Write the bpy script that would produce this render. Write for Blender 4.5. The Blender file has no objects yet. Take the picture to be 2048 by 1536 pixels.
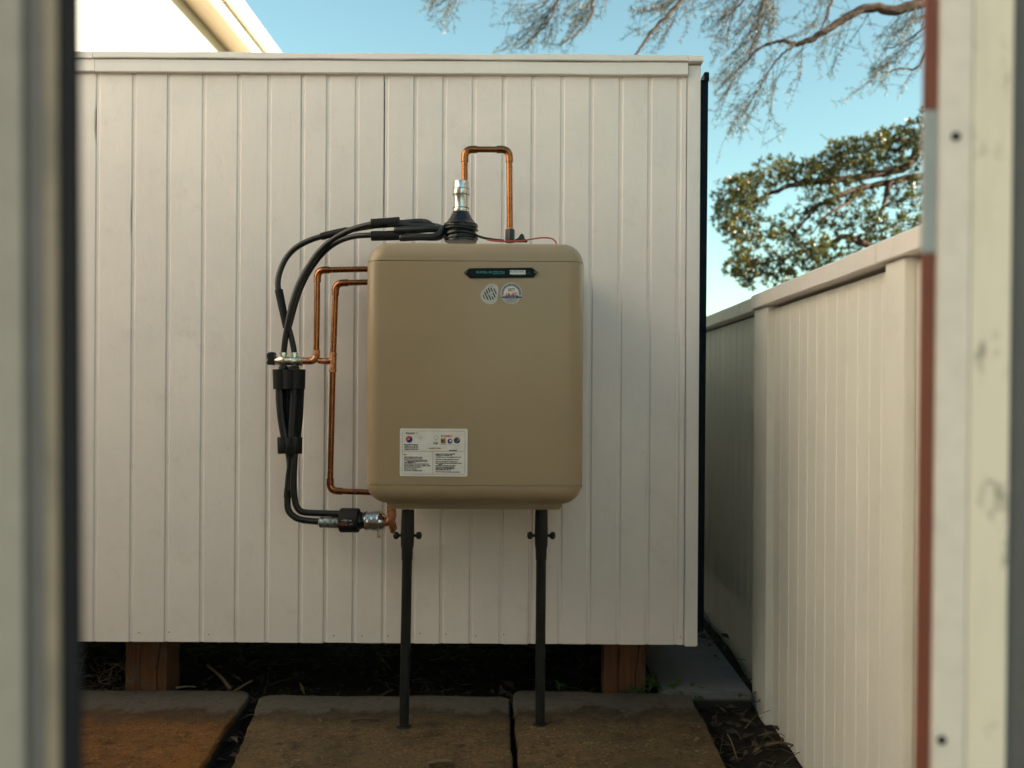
import bpy, bmesh, math, random
from mathutils import Vector, Matrix, noise

random.seed(7)
sc = bpy.context.scene
COL = sc.collection
R = math.radians

# ------------------------------------------------------------------ camera
F = 1750.0            # focal length in pixels of a 2048 wide picture
VX, VY = 1053.0, 782.0
H = 0.883             # eye height above the concrete slabs
ROLL = 0.006
cam_d = bpy.data.cameras.new('camera')
cam = bpy.data.objects.new('camera', cam_d)
COL.objects.link(cam)
cam.location = (0, 0, H)
cam.rotation_euler = (R(90), -ROLL, 0)
cam_d.sensor_width = 36.0
cam_d.lens = 36.0 * F / 2048.0
cam_d.shift_x = -(VX - 1024) / 2048.0
cam_d.shift_y = (VY - 768) / 2048.0
cam_d.clip_start = 0.05
cam_d.clip_end = 2000
cam_d.dof.use_dof = True
cam_d.dof.focus_distance = 2.33
cam_d.dof.aperture_fstop = 2.5
sc.camera = cam

# ------------------------------------------------------------------ light
SUN_AZ = R(108)        # clockwise from the view direction: sun stands to the right and a little behind
SUN_EL = R(20)
w = bpy.data.worlds.new('World')
sc.world = w
w.use_nodes = True
nt = w.node_tree
bg = nt.nodes['Background']
sky = nt.nodes.new('ShaderNodeTexSky')
sky.sky_type = 'NISHITA'
sky.sun_disc = False
sky.sun_elevation = SUN_EL
sky.sun_rotation = SUN_AZ
sky.air_density = 1.0
sky.dust_density = 0.6
sky.ozone_density = 0.0
grade = nt.nodes.new('ShaderNodeMixRGB')      # even colour cast of the film over the whole sky
grade.blend_type = 'MULTIPLY'
grade.inputs[0].default_value = 1.0
grade.inputs[2].default_value = (0.785, 0.975, 0.81, 1)
nt.links.new(sky.outputs[0], grade.inputs[1])
nt.links.new(grade.outputs[0], bg.inputs[0])
bg.inputs[1].default_value = 0.0515
sd = bpy.data.lights.new('sun', 'SUN')
sd.energy = 4.2
sd.angle = R(0.53)
sd.color = (1.0, 0.88, 0.74)
sun = bpy.data.objects.new('sun', sd)
COL.objects.link(sun)
sdir = Vector((math.sin(SUN_AZ) * math.cos(SUN_EL), math.cos(SUN_AZ) * math.cos(SUN_EL), math.sin(SUN_EL)))
sun.rotation_euler = sdir.to_track_quat('Z', 'Y').to_euler()
sun.location = (6, 6, 8)
vs = sc.view_settings
vs.view_transform = 'Standard'
vs.look = 'None'
vs.gamma = 1.0
vs.use_curve_mapping = False
vs.exposure = 2.55
sc.cycles.max_bounces = 8
sc.cycles.diffuse_bounces = 5
sc.cycles.transparent_max_bounces = 8

# ------------------------------------------------------------------ helpers
def P(px, py, Y):
    """world point seen at a photo pixel when it stands Y metres in front of the camera"""
    dx, dy = px - VX, py - VY
    ux = dx + dy * ROLL
    uy = dy - dx * ROLL
    return Vector((ux / F * Y, Y, H - uy / F * Y))

def G(px, py, z=0.0):
    dx, dy = px - VX, py - VY
    uy = dy - dx * ROLL
    return P(px, py, (H - z) * F / uy)

def S(n, Y):
    return n / F * Y

class MB:
    def __init__(s):
        s.v, s.f = [], []
    def add(s, vs_, fs_):
        b = len(s.v)
        s.v += [tuple(q) for q in vs_]
        s.f += [tuple(i + b for i in q) for q in fs_]
        return s
    def box(s, x0, x1, y0, y1, z0, z1):
        return s.add([(x0,y0,z0),(x1,y0,z0),(x1,y1,z0),(x0,y1,z0),(x0,y0,z1),(x1,y0,z1),(x1,y1,z1),(x0,y1,z1)],
                     [(0,3,2,1),(4,5,6,7),(0,1,5,4),(1,2,6,5),(2,3,7,6),(3,0,4,7)])
    def tube(s, pts, rad, n=12, cap=True, squash=None):
        pts = [Vector(p) for p in pts]
        if not isinstance(rad, (list, tuple)):
            rad = [rad] * len(pts)
        m = len(pts)
        tang = []
        for i in range(m):
            a, b = pts[max(0, i-1)], pts[min(m-1, i+1)]
            t = (b - a)
            tang.append(t.normalized() if t.length > 1e-9 else Vector((0,0,1)))
        u = tang[0].orthogonal().normalized()
        vs_, fs_ = [], []
        for i in range(m):
            t = tang[i]
            u = (u - t * u.dot(t))
            u = u.normalized() if u.length > 1e-6 else t.orthogonal().normalized()
            w_ = t.cross(u)
            for k in range(n):
                a = 2 * math.pi * k / n
                vs_.append(pts[i] + (u * math.cos(a) + w_ * math.sin(a)) * rad[i])
        for i in range(m - 1):
            for k in range(n):
                a, b = i*n + k, i*n + (k+1) % n
                fs_.append((a, b, b + n, a + n))
        if cap:
            fs_.append(tuple(range(n))[::-1])
            fs_.append(tuple((m-1)*n + k for k in range(n)))
        return s.add(vs_, fs_)
    def lathe(s, prof, c, n=24, axis='Z', cap=True):
        """prof: list of (radius, height) along axis from point c"""
        c = Vector(c)
        vs_, fs_ = [], []
        for r_, h_ in prof:
            for k in range(n):
                a = 2 * math.pi * k / n
                x, y = math.cos(a) * r_, math.sin(a) * r_
                q = (x, y, h_) if axis == 'Z' else (h_, x, y) if axis == 'X' else (y, h_, x)
                vs_.append(c + Vector(q))
        m = len(prof)
        for i in range(m - 1):
            for k in range(n):
                a, b = i*n + k, i*n + (k+1) % n
                fs_.append((a, b, b + n, a + n))
        if cap:
            fs_.append(tuple(range(n))[::-1])
            fs_.append(tuple((m-1)*n + k for k in range(n)))
        return s.add(vs_, fs_)
    def prism(s, poly, y0, y1):
        """poly of (x, z) points, counter clockwise seen from the camera (-Y)"""
        n = len(poly)
        vs_ = [(x, y0, z) for x, z in poly] + [(x, y1, z) for x, z in poly]
        fs_ = [tuple(range(n)), tuple(range(n, 2*n))[::-1]]
        for i in range(n):
            j = (i+1) % n
            fs_.append((j, i, i + n, j + n))
        return s.add(vs_, fs_)

WLOC = {}
def link(o, parent=None, loc=None):
    COL.objects.link(o)
    L = Vector(loc) if loc is not None else Vector((0,0,0))
    if parent is not None:
        o.parent = parent
        o.matrix_parent_inverse = Matrix.Translation(-WLOC[parent.name])
    o.location = L
    WLOC[o.name] = L
    return o

def make(name, mb, mat, parent=None, smooth=False, bevel=0.0, auto=None, origin=None, mesh=None):
    me = bpy.data.meshes.new(name)
    L = Vector(origin) if origin is not None else Vector((0,0,0))
    vs_ = [(q[0]-L.x, q[1]-L.y, q[2]-L.z) for q in mb.v]
    me.from_pydata(vs_, [], mb.f)
    if bevel > 0:
        bm = bmesh.new(); bm.from_mesh(me)
        bmesh.ops.recalc_face_normals(bm, faces=bm.faces)
        ed = [e for e in bm.edges if len(e.link_faces) == 2 and e.calc_face_angle(0) > 0.6]
        bmesh.ops.bevel(bm, geom=ed, offset=bevel, segments=2, affect='EDGES', clamp_overlap=True)
        bm.to_mesh(me); bm.free()
    me.update()
    if smooth or auto:
        me.polygons.foreach_set('use_smooth', [True]*len(me.polygons))
        if auto:
            try:
                me.set_sharp_from_angle(angle=R(auto))
            except Exception:
                pass
    me.materials.append(mat)
    o = bpy.data.objects.new(name, me)
    return link(o, parent, L)

def tag(o, label=None, cat=None, group=None, kind=None):
    if label: o['label'] = label
    if cat: o['category'] = cat
    if group: o['group'] = group
    if kind: o['kind'] = kind
    return o

def empty(name, loc, label, cat, group=None):
    o = bpy.data.objects.new(name, None)
    o.empty_display_size = 0.1
    link(o, None, loc)
    return tag(o, label, cat, group)

def smooth_path(pts, sub=8):
    """Catmull-Rom through the given points"""
    pts = [Vector(p) for p in pts]
    out = []
    q = [pts[0]*2 - pts[1]] + pts + [pts[-1]*2 - pts[-2]]
    for i in range(1, len(q) - 2):
        for k in range(sub):
            t = k / sub
            a, b, c, d = q[i-1], q[i], q[i+1], q[i+2]
            out.append(0.5*((2*b) + (c-a)*t + (2*a-5*b+4*c-d)*t*t + (3*b-a-3*c+d)*t**3))
    out.append(pts[-1])
    return out

def arc_path(pts, r, sub=6):
    """polyline with rounded corners of radius r"""
    pts = [Vector(p) for p in pts]
    out = [pts[0]]
    for i in range(1, len(pts)-1):
        a, b, c = pts[i-1], pts[i], pts[i+1]
        u, v = (a-b).normalized(), (c-b).normalized()
        p0, p1 = b + u*r, b + v*r
        for k in range(sub+1):
            t = k / sub
            out.append(p0*(1-t)**2 + b*2*t*(1-t) + p1*t*t)
    out.append(pts[-1])
    return out

# ------------------------------------------------------------------ materials
class Mat:
    def __init__(s, name, rough=0.6, metal=0.0, spec=0.5):
        s.m = bpy.data.materials.new(name)
        s.m.use_nodes = True
        s.nt = s.m.node_tree
        s.b = s.nt.nodes['Principled BSDF']
        s.b.inputs['Roughness'].default_value = rough
        s.b.inputs['Metallic'].default_value = metal
        s.b.inputs['Specular IOR Level'].default_value = spec
        s.co = s.nt.nodes.new('ShaderNodeTexCoord').outputs['Object']
        s.col = None
    def n(s, t, **kw):
        x = s.nt.nodes.new(t)
        for k, v in kw.items():
            setattr(x, k, v)
        return x
    def l(s, a, b):
        s.nt.links.new(a, b)
    def world(s):
        g = s.n('ShaderNodeNewGeometry')
        s.co = g.outputs['Position']
        return s
    def noise(s, scale, detail=4, rough=0.55, stretch=(1,1,1), off=0):
        mp = s.n('ShaderNodeMapping')
        mp.inputs['Scale'].default_value = stretch
        mp.inputs['Location'].default_value = (off, off*1.7, off*0.6)
        s.l(s.co, mp.inputs['Vector'])
        t = s.n('ShaderNodeTexNoise')
        t.inputs['Scale'].default_value = scale
        t.inputs['Detail'].default_value = detail
        t.inputs['Roughness'].default_value = rough
        s.l(mp.outputs[0], t.inputs['Vector'])
        return t.outputs['Fac']
    def ramp(s, fac, stops):
        r = s.n('ShaderNodeValToRGB')
        e = r.color_ramp.elements
        while len(e) < len(stops):
            e.new(0.5)
        for i, (p, c) in enumerate(stops):
            e[i].position = p
            e[i].color = (c, c, c, 1) if isinstance(c, (int, float)) else tuple(c) + (1,)
        s.l(fac, r.inputs[0])
        return r.outputs[0]
    def base(s, c):
        if isinstance(c, tuple):
            r = s.n('ShaderNodeRGB'); r.outputs[0].default_value = c + (1,)
            c = r.outputs[0]
        s.col = c
        return s
    def mix(s, fac, c, mode='MIX', amount=1.0):
        x = s.n('ShaderNodeMixRGB'); x.blend_type = mode
        if isinstance(fac, (int, float)):
            x.inputs[0].default_value = fac
        else:
            if amount != 1.0:
                mu = s.n('ShaderNodeMath', operation='MULTIPLY'); mu.inputs[1].default_value = amount
                s.l(fac, mu.inputs[0]); fac = mu.outputs[0]
            s.l(fac, x.inputs[0])
        s.l(s.col, x.inputs[1])
        if isinstance(c, tuple):
            x.inputs[2].default_value = c + (1,)
        else:
            s.l(c, x.inputs[2])
        s.col = x.outputs[0]
        return s
    def vary(s, amt=0.06):
        """each object a little lighter or darker"""
        oi = s.n('ShaderNodeObjectInfo')
        hs = s.n('ShaderNodeHueSaturation')
        mr = s.n('ShaderNodeMapRange')
        mr.inputs[3].default_value = 1 - amt; mr.inputs[4].default_value = 1 + amt
        s.l(oi.outputs['Random'], mr.inputs[0]); s.l(mr.outputs[0], hs.inputs['Value'])
        s.l(s.col, hs.inputs['Color'])
        s.col = hs.outputs[0]
        return s
    def bump(s, h, dist=0.002, strength=1.0):
        b = s.n('ShaderNodeBump')
        b.inputs['Distance'].default_value = dist
        b.inputs['Strength'].default_value = strength
        s.l(h, b.inputs['Height'])
        if s.b.inputs['Normal'].links:
            s.l(s.b.inputs['Normal'].links[0].from_socket, b.inputs['Normal'])
        s.l(b.outputs[0], s.b.inputs['Normal'])
        return s
    def roughness(s, fac, lo, hi):
        mr = s.n('ShaderNodeMapRange')
        mr.inputs[3].default_value = lo; mr.inputs[4].default_value = hi
        s.l(fac, mr.inputs[0]); s.l(mr.outputs[0], s.b.inputs['Roughness'])
        return s
    def done(s):
        if s.col is not None:
            s.l(s.col, s.b.inputs['Base Color'])
        return s.m

def plain(name, c, rough=0.6, metal=0.0, bump=0.0, spec=0.5, dirt=None):
    m = Mat(name, rough, metal, spec).base(c)
    n1 = m.noise(35, 5)
    m.mix(m.ramp(n1, [(0.35, 0.0), (0.75, 1.0)]), tuple(x*0.78 for x in c), amount=0.6)
    if dirt:
        m.mix(m.ramp(m.noise(9, 6, 0.7), [(0.5, 0.0), (0.7, 1.0)]), dirt, amount=0.7)
    if bump:
        m.bump(m.noise(160, 4), bump)
    return m.done()

CREAM = (0.81, 0.715, 0.66)
def paint_mat(name, c, grime=0.5, streak=(1,1,0.06), worldco=True):
    m = Mat(name, 0.48)
    if worldco: m.world()
    m.base(c)
    m.vary(0.035)
    big = m.noise(3.1, 5, 0.6)
    m.mix(m.ramp(big, [(0.42, 0.0), (0.72, 1.0)]), tuple(x*y for x, y in zip(c, (0.90, 0.91, 0.93))), amount=0.8*grime*2)
    m.mix(m.ramp(m.noise(14, 6, 0.7, off=3), [(0.55, 0.0), (0.78, 1.0)]), tuple(x*y for x, y in zip(c, (0.84, 0.81, 0.76))), amount=grime)
    # rubbed marks and specks of dirt
    m.mix(m.ramp(m.noise(120, 3, 0.6, (1,1,0.25), 7), [(0.72, 0.0), (0.77, 1.0)]), tuple(x*0.7 for x in c), amount=0.2*grime)
    m.mix(m.ramp(m.noise(46, 8, 0.75, (1,1,0.12), 5), [(0.70, 0.0), (0.76, 1.0)]), tuple(x*0.78 for x in c), amount=0.25*grime)
    m.bump(m.noise(150, 4, 0.6, streak), 0.00022)
    m.bump(m.noise(28, 5, 0.65, (1,1,0.5), 2), 0.0016)
    m.bump(m.ramp(m.noise(75, 2, 0.5, (1,1,0.45), 9), [(0.70, 0.0), (0.76, 1.0)]), 0.0005)
    m.roughness(big, 0.42, 0.62)
    return m.done()

M = {}
M['wall'] = paint_mat('cream_board_paint', CREAM, 0.6)
M['trim'] = paint_mat('cream_trim_paint', (0.795, 0.725, 0.68), 0.4, (0.06,1,1))
M['fence'] = paint_mat('fence_board_paint', (0.79, 0.75, 0.67), 0.5)
M['far_fence'] = paint_mat('far_fence_paint', (0.74, 0.67, 0.55), 0.9)
M['house'] = paint_mat('house_wall_render', (0.50, 0.48, 0.43), 0.25)
M['house_trim'] = paint_mat('house_trim_paint', (0.82, 0.78, 0.66), 0.25)
M['soffit'] = paint_mat('soffit_board_paint', (0.72, 0.58, 0.36), 0.5, (1,0.06,1))
M['navy'] = plain('navy_steel', (0.003, 0.008, 0.013), 0.6, 0.0, 0.0006, spec=0.12)
M['dark'] = plain('dark_lining', (0.02, 0.019, 0.018), 0.9)
M['black'] = plain('black_rubber', (0.008, 0.0085, 0.008), 0.42, 0.0, 0.0004)
M['foam'] = plain('black_foam_sleeve', (0.010, 0.0098, 0.009), 0.7, 0.0, 0.0009, spec=0.3)
M['gloss_black'] = plain('wrapped_black_tape', (0.006, 0.0066, 0.007), 0.13, 0.0, 0.0016)
M['leg'] = plain('black_painted_pipe', (0.012, 0.0115, 0.0105), 0.5, 0.0, 0.0006, dirt=(0.035,0.028,0.02), spec=0.35)
m = Mat('copper', 0.3, 1.0).base((0.37, 0.145, 0.056))
m.mix(m.ramp(m.noise(22, 6, 0.7), [(0.42, 0.0), (0.7, 1.0)]), (0.19, 0.068, 0.028), amount=0.9)
m.mix(m.ramp(m.noise(90, 4, 0.7, off=4), [(0.58, 0.0), (0.72, 1.0)]), (0.17, 0.075, 0.04), amount=0.6)
m.roughness(m.noise(40, 5, 0.6, off=2), 0.14, 0.36)
m.bump(m.noise(120, 3), 0.0003)
M['copper'] = m.done()
m = Mat('copper_solder', 0.4, 1.0).base((0.62, 0.29, 0.15))
m.mix(m.ramp(m.noise(160, 4, 0.7), [(0.45, 0.0), (0.62, 1.0)]), (0.24, 0.10, 0.06), amount=0.9)
m.mix(m.ramp(m.noise(220, 3, 0.7, off=6), [(0.62, 0.0), (0.7, 1.0)]), (0.82, 0.62, 0.5), amount=0.8)
m.bump(m.noise(190, 3), 0.0012)
M['solder'] = m.done()
m = Mat('bright_metal', 0.22, 1.0).base((0.56, 0.56, 0.56))
m.mix(m.ramp(m.noise(60, 4), [(0.5, 0.0), (0.75, 1.0)]), (0.42, 0.41, 0.39), amount=0.5)
M['chrome'] = m.done()
m = Mat('worn_brass', 0.3, 1.0).base((0.74, 0.69, 0.56))
m.mix(m.ramp(m.noise(70, 5, 0.7), [(0.45, 0.0), (0.7, 1.0)]), (0.36, 0.31, 0.22), amount=0.8)
m.bump(m.noise(110, 3), 0.0006)
M['brass'] = m.done()
m = Mat('foil_wrap', 0.3, 0.7).base((0.34, 0.36, 0.34))
m.mix(m.ramp(m.noise(70, 6, 0.75), [(0.42, 0.0), (0.6, 1.0)]), (0.03, 0.045, 0.045), amount=0.9)
m.mix(m.ramp(m.noise(90, 4, 0.7, off=8), [(0.6, 0.0), (0.68, 1.0)]), (0.62, 0.57, 0.46), amount=0.9)
m.bump(m.noise(130, 4), 0.003)
M['foil'] = m.done()

m = Mat('tan_enamel', 0.36, 0.0, 0.4).base((0.332, 0.238, 0.140))
m.mix(m.ramp(m.noise(5, 5), [(0.4, 0.0), (0.75, 1.0)]), (0.30, 0.216, 0.122), amount=0.8)
m.mix(m.ramp(m.noise(60, 6, 0.8, off=2), [(0.62, 0.0), (0.75, 1.0)]), (0.25, 0.19, 0.11), amount=0.25)
m.mix(m.ramp(m.noise(150, 3, 0.6, off=5), [(0.72, 0.0), (0.76, 1.0)]), (0.14, 0.10, 0.07), amount=0.5)
m.roughness(m.noise(16, 5, off=3), 0.32, 0.46)
m.bump(m.noise(420, 2), 0.0001)
m.bump(m.noise(9, 3), 0.0010)
m.b.inputs['Coat Weight'].default_value = 0.2
m.b.inputs['Coat Roughness'].default_value = 0.14
M['tan'] = m.done()
M['core'] = plain('seam_shadow_gap', (0.05, 0.035, 0.02), 0.8)
M['plate'] = plain('dark_name_plate', (0.006, 0.011, 0.013), 0.6, spec=0.15)
M['bolt'] = plain('dull_bolt', (0.10, 0.08, 0.065), 0.45, 0.6)
M['teal'] = plain('teal_print', (0.03, 0.27, 0.28), 0.5)
M['cyan'] = plain('blue_green_print', (0.01, 0.09, 0.13), 0.5)
M['white_print'] = plain('white_print', (0.62, 0.64, 0.62), 0.5)
M['label'] = plain('white_label_vinyl', (0.74, 0.685, 0.62), 0.5)
M['sticker'] = plain('grey_sticker_vinyl', (0.50, 0.475, 0.44), 0.5)
M['ink'] = plain('black_ink', (0.012, 0.012, 0.014), 0.6)
M['grey_ink'] = plain('grey_ink', (0.17, 0.165, 0.15), 0.6)
M['red_ink'] = plain('red_ink', (0.55, 0.045, 0.03), 0.6)
M['pink_ink'] = plain('faded_red_ink', (0.45, 0.14, 0.11), 0.6)
M['blue_ink'] = plain('blue_ink', (0.012, 0.025, 0.22), 0.6)
M['navy_ink'] = plain('navy_ink', (0.01, 0.03, 0.11), 0.6)
M['purple_ink'] = plain('purple_ink', (0.06, 0.03, 0.19), 0.6)
M['gold_ink'] = plain('gold_ink', (0.42, 0.20, 0.02), 0.6)
M['brown_ink'] = plain('brown_ink', (0.07, 0.025, 0.01), 0.6)
M['red_wire'] = plain('red_wire', (0.48, 0.07, 0.05), 0.4)

def conc(name, base, dark, wet, tint, rim=(0.115, 0.105, 0.088)):
    m = Mat(name, 0.92, 0.0, 0.2).world().base(base)
    m.mix(m.ramp(m.noise(2.6, 5), [(0.38, 0.0), (0.62, 1.0)]), tint)
    m.mix(m.ramp(m.noise(7, 9, 0.75, off=3), [(0.46, 0.0), (0.60, 1.0)]), dark, amount=0.9)
    m.mix(m.ramp(m.noise(17, 9, 0.8, off=6), [(0.55, 0.0), (0.63, 1.0)]), tuple(x*0.45 for x in dark), amount=0.85)
    m.mix(m.ramp(m.noise(5, 8, 0.75, off=12), [(0.55, 0.0), (0.66, 1.0)]), tuple(x*0.3 for x in dark), amount=0.85)
    m.mix(m.ramp(m.noise(23, 9, 0.85, off=8), [(0.58, 0.0), (0.68, 1.0)]), tuple(min(1, x*1.8 + 0.03) for x in base), amount=0.5)
    m.mix(m.ramp(m.noise(95, 3, 0.8, off=10), [(0.57, 0.0), (0.64, 1.0)]), tuple(x*0.35 for x in dark), amount=0.85)
    m.mix(m.ramp(m.noise(85, 3, 0.8, off=14), [(0.60, 0.0), (0.67, 1.0)]), tuple(min(1, x*2.2 + 0.04) for x in base), amount=0.6)
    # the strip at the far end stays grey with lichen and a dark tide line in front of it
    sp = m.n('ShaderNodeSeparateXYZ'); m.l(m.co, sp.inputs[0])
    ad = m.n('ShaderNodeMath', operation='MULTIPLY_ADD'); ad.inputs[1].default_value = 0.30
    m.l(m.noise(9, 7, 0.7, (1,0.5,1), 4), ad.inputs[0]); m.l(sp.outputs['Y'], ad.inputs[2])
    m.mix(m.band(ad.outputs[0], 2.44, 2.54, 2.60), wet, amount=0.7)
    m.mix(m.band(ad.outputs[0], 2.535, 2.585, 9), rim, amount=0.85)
    m.mix(m.ramp(m.noise(40, 8, 0.8, off=21), [(0.5, 0.0), (0.62, 1.0)]), wet, amount=0.45)
    # shade on the lower sides is painted in with a soil-dark colour
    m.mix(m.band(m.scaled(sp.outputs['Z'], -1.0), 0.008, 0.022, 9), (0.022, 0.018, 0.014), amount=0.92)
    m.bump(m.noise(30, 9, 0.8), 0.006)
    m.bump(m.noise(160, 4, 0.8), 0.0025)
    return m.done()
def scaled(s, v, k):
    x = s.n('ShaderNodeMath', operation='MULTIPLY'); x.inputs[1].default_value = k
    s.l(v, x.inputs[0]); return x.outputs[0]
Mat.scaled = scaled
def band(s, v, a, b, c):
    x = s.n('ShaderNodeMapRange'); x.interpolation_type = 'SMOOTHSTEP'
    x.inputs[1].default_value = a; x.inputs[2].default_value = b
    s.l(v, x.inputs[0])
    if c > 8:
        return x.outputs[0]
    y = s.n('ShaderNodeMapRange'); y.interpolation_type = 'SMOOTHSTEP'
    y.inputs[1].default_value = b; y.inputs[2].default_value = c
    y.inputs[3].default_value = 1; y.inputs[4].default_value = 0
    s.l(v, y.inputs[0])
    mu = s.n('ShaderNodeMath', operation='MULTIPLY')
    s.l(x.outputs[0], mu.inputs[0]); s.l(y.outputs[0], mu.inputs[1])
    return mu.outputs[0]
Mat.band = band
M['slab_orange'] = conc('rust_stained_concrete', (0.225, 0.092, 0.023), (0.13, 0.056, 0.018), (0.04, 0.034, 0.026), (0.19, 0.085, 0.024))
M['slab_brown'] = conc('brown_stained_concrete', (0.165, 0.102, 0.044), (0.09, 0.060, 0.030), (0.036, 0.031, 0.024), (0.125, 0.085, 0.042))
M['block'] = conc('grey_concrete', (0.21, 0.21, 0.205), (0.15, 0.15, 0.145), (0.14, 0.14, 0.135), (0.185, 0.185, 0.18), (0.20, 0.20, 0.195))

m = Mat('garden_soil', 1.0, 0.0, 0.2).world().base((0.045, 0.034, 0.024))
m.mix(m.ramp(m.noise(18, 8, 0.8), [(0.45, 0.0), (0.65, 1.0)]), (0.018, 0.014, 0.011))
m.mix(m.ramp(m.noise(70, 4, 0.7, off=2), [(0.6, 0.0), (0.7, 1.0)]), (0.10, 0.075, 0.048), amount=0.7)
m.bump(m.noise(45, 8, 0.8), 0.02)
M['soil'] = m.done()
m = Mat('stump_timber', 0.85).world().base((0.165, 0.062, 0.022))
m.mix(m.ramp(m.noise(60, 6, 0.7, (1,1,0.06)), [(0.4, 0.0), (0.7, 1.0)]), (0.075, 0.028, 0.012), amount=0.9)
m.mix(m.ramp(m.noise(16, 7, 0.75, off=4), [(0.55, 0.0), (0.66, 1.0)]), (0.10, 0.09, 0.075), amount=0.6)
m.bump(m.noise(60, 6, 0.7, (1,1,0.06)), 0.004)
M['stump'] = m.done()
def leafmat(name, cols, trans=0.35, rough=0.4):
    m = Mat(name, rough)
    g = m.n('ShaderNodeNewGeometry')
    m.col = m.ramp(g.outputs['Random Per Island'], [(i/(len(cols)-1), c) for i, c in enumerate(cols)])
    m.done()
    tr = m.n('ShaderNodeBsdfTranslucent'); m.l(m.col, tr.inputs[0])
    mx = m.n('ShaderNodeMixShader'); mx.inputs[0].default_value = trans
    out = [n for n in m.nt.nodes if n.type == 'OUTPUT_MATERIAL'][0]
    m.l(m.b.outputs[0], mx.inputs[1]); m.l(tr.outputs[0], mx.inputs[2]); m.l(mx.outputs[0], out.inputs[0])
    return m.m
M['leaf'] = leafmat('green_leaf', [(0.016,0.028,0.010), (0.030,0.050,0.012), (0.085,0.095,0.012), (0.026,0.038,0.014), (0.19,0.16,0.015), (0.018,0.032,0.012), (0.12,0.095,0.02), (0.03,0.05,0.012)], 0.45, 0.33)
M['needle'] = leafmat('grey_needle', [(0.045,0.046,0.030), (0.11,0.10,0.065), (0.05,0.058,0.034), (0.22,0.21,0.14), (0.07,0.064,0.036), (0.045,0.050,0.034), (0.10,0.095,0.06)], 0.4, 0.4)
M['litter'] = leafmat('dry_leaf', [(0.07,0.045,0.025), (0.045,0.032,0.02), (0.13,0.085,0.045), (0.03,0.024,0.018), (0.085,0.06,0.035)], 0.1, 0.8)
M['straw'] = leafmat('dry_straw', [(0.11,0.075,0.04), (0.06,0.042,0.024), (0.17,0.12,0.062), (0.04,0.03,0.02)], 0.05, 0.8)
M['weed'] = leafmat('weed_leaf', [(0.045,0.10,0.025), (0.06,0.13,0.03), (0.035,0.085,0.02)], 0.3, 0.5)
m = Mat('bark', 0.9).base((0.062, 0.036, 0.020))
m.mix(m.ramp(m.noise(14, 7, 0.75), [(0.4, 0.0), (0.7, 1.0)]), (0.026, 0.016, 0.010))
m.bump(m.noise(22, 6, 0.7), 0.01)
M['bark'] = m.done()
M['twig'] = plain('grey_twig', (0.022, 0.019, 0.015), 0.8)
M['stick'] = plain('weathered_stick', (0.15, 0.092, 0.045), 0.85, 0.0, 0.001)
M['rust'] = plain('red_oxide_paint', (0.175, 0.042, 0.02), 0.6, 0.0, 0.0008, dirt=(0.12,0.03,0.015))
M['patch'] = plain('blue_grey_plate', (0.28, 0.30, 0.30), 0.5, 0.0, 0.0006)
M['jamb_white'] = plain('jamb_white_paint', (0.70, 0.615, 0.55), 0.5, 0.0, 0.0006)
m = Mat('stained_jamb_paint', 0.6).world().base((0.74, 0.645, 0.53))
m.mix(m.ramp(m.noise(20, 5, 0.6, (1,1,0.16)), [(0.46, 0.0), (0.7, 1.0)]), (0.55, 0.50, 0.39), amount=0.8)
m.mix(m.ramp(m.noise(26, 6, 0.7, (1,1,0.45), 3), [(0.58, 0.0), (0.68, 1.0)]), (0.22, 0.20, 0.15), amount=0.8)
M['jamb_stained'] = m.done()
M['jamb_grey'] = plain('jamb_grey_paint', (0.245, 0.23, 0.21), 0.6, 0.0, 0.0006, spec=0.25)
M['jamb_slate'] = plain('slate_channel_paint', (0.115, 0.112, 0.115), 0.6, spec=0.2)
M['jamb_beige'] = plain('beige_stop_paint', (0.23, 0.195, 0.15), 0.6, dirt=(0.08,0.078,0.075), spec=0.2)
M['seal'] = plain('black_rubber_seal', (0.006, 0.008, 0.012), 0.7, spec=0.15)
M['sun_blocker'] = paint_mat('sun_blocker_paint', (0.55, 0.52, 0.45), 0.4)
M['roof'] = plain('grey_roof_steel', (0.22, 0.23, 0.23), 0.45, 0.3)

# ================================================================== THE SETTING
YW = 2.50                                    # front of the board wall
def gz(x, y):
    """ground height"""
    d = max(abs(x) - 3, abs(y - 2.5) - 3, 0)
    k = max(0.0, 1 - d / 2.0)
    h = noise.noise(Vector((x*2.3, y*2.3, 0))) * 0.02 + noise.noise(Vector((x*9, y*9, 3))) * 0.012
    if y > 2.5:
        h += min(0.05, (y - 2.5) * 0.12)
    return -0.062 + h * k
def axis(lo, hi, step, far):
    a = []
    q = lo
    while q < hi + 1e-6:
        a.append(q); q += step
    s, q = step, a[-1]
    while q < far:
        s *= 1.6; q += s; a.append(q)
    s, q, b = step, a[0], []
    while q > -far:
        s *= 1.6; q -= s; b.append(q)
    return b[::-1] + a
xs, ys = axis(-2.2, 1.2, 0.04, 400), axis(1.0, 4.4, 0.04, 400)
mb = MB()
mb.v = [(x, y, gz(x, y)) for y in ys for x in xs]
nx = len(xs)
mb.f = [(j*nx+i, j*nx+i+1, (j+1)*nx+i+1, (j+1)*nx+i) for j in range(len(ys)-1) for i in range(nx-1)]
tag(make('ground', mb, M['soil'], smooth=True), kind='structure')

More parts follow.
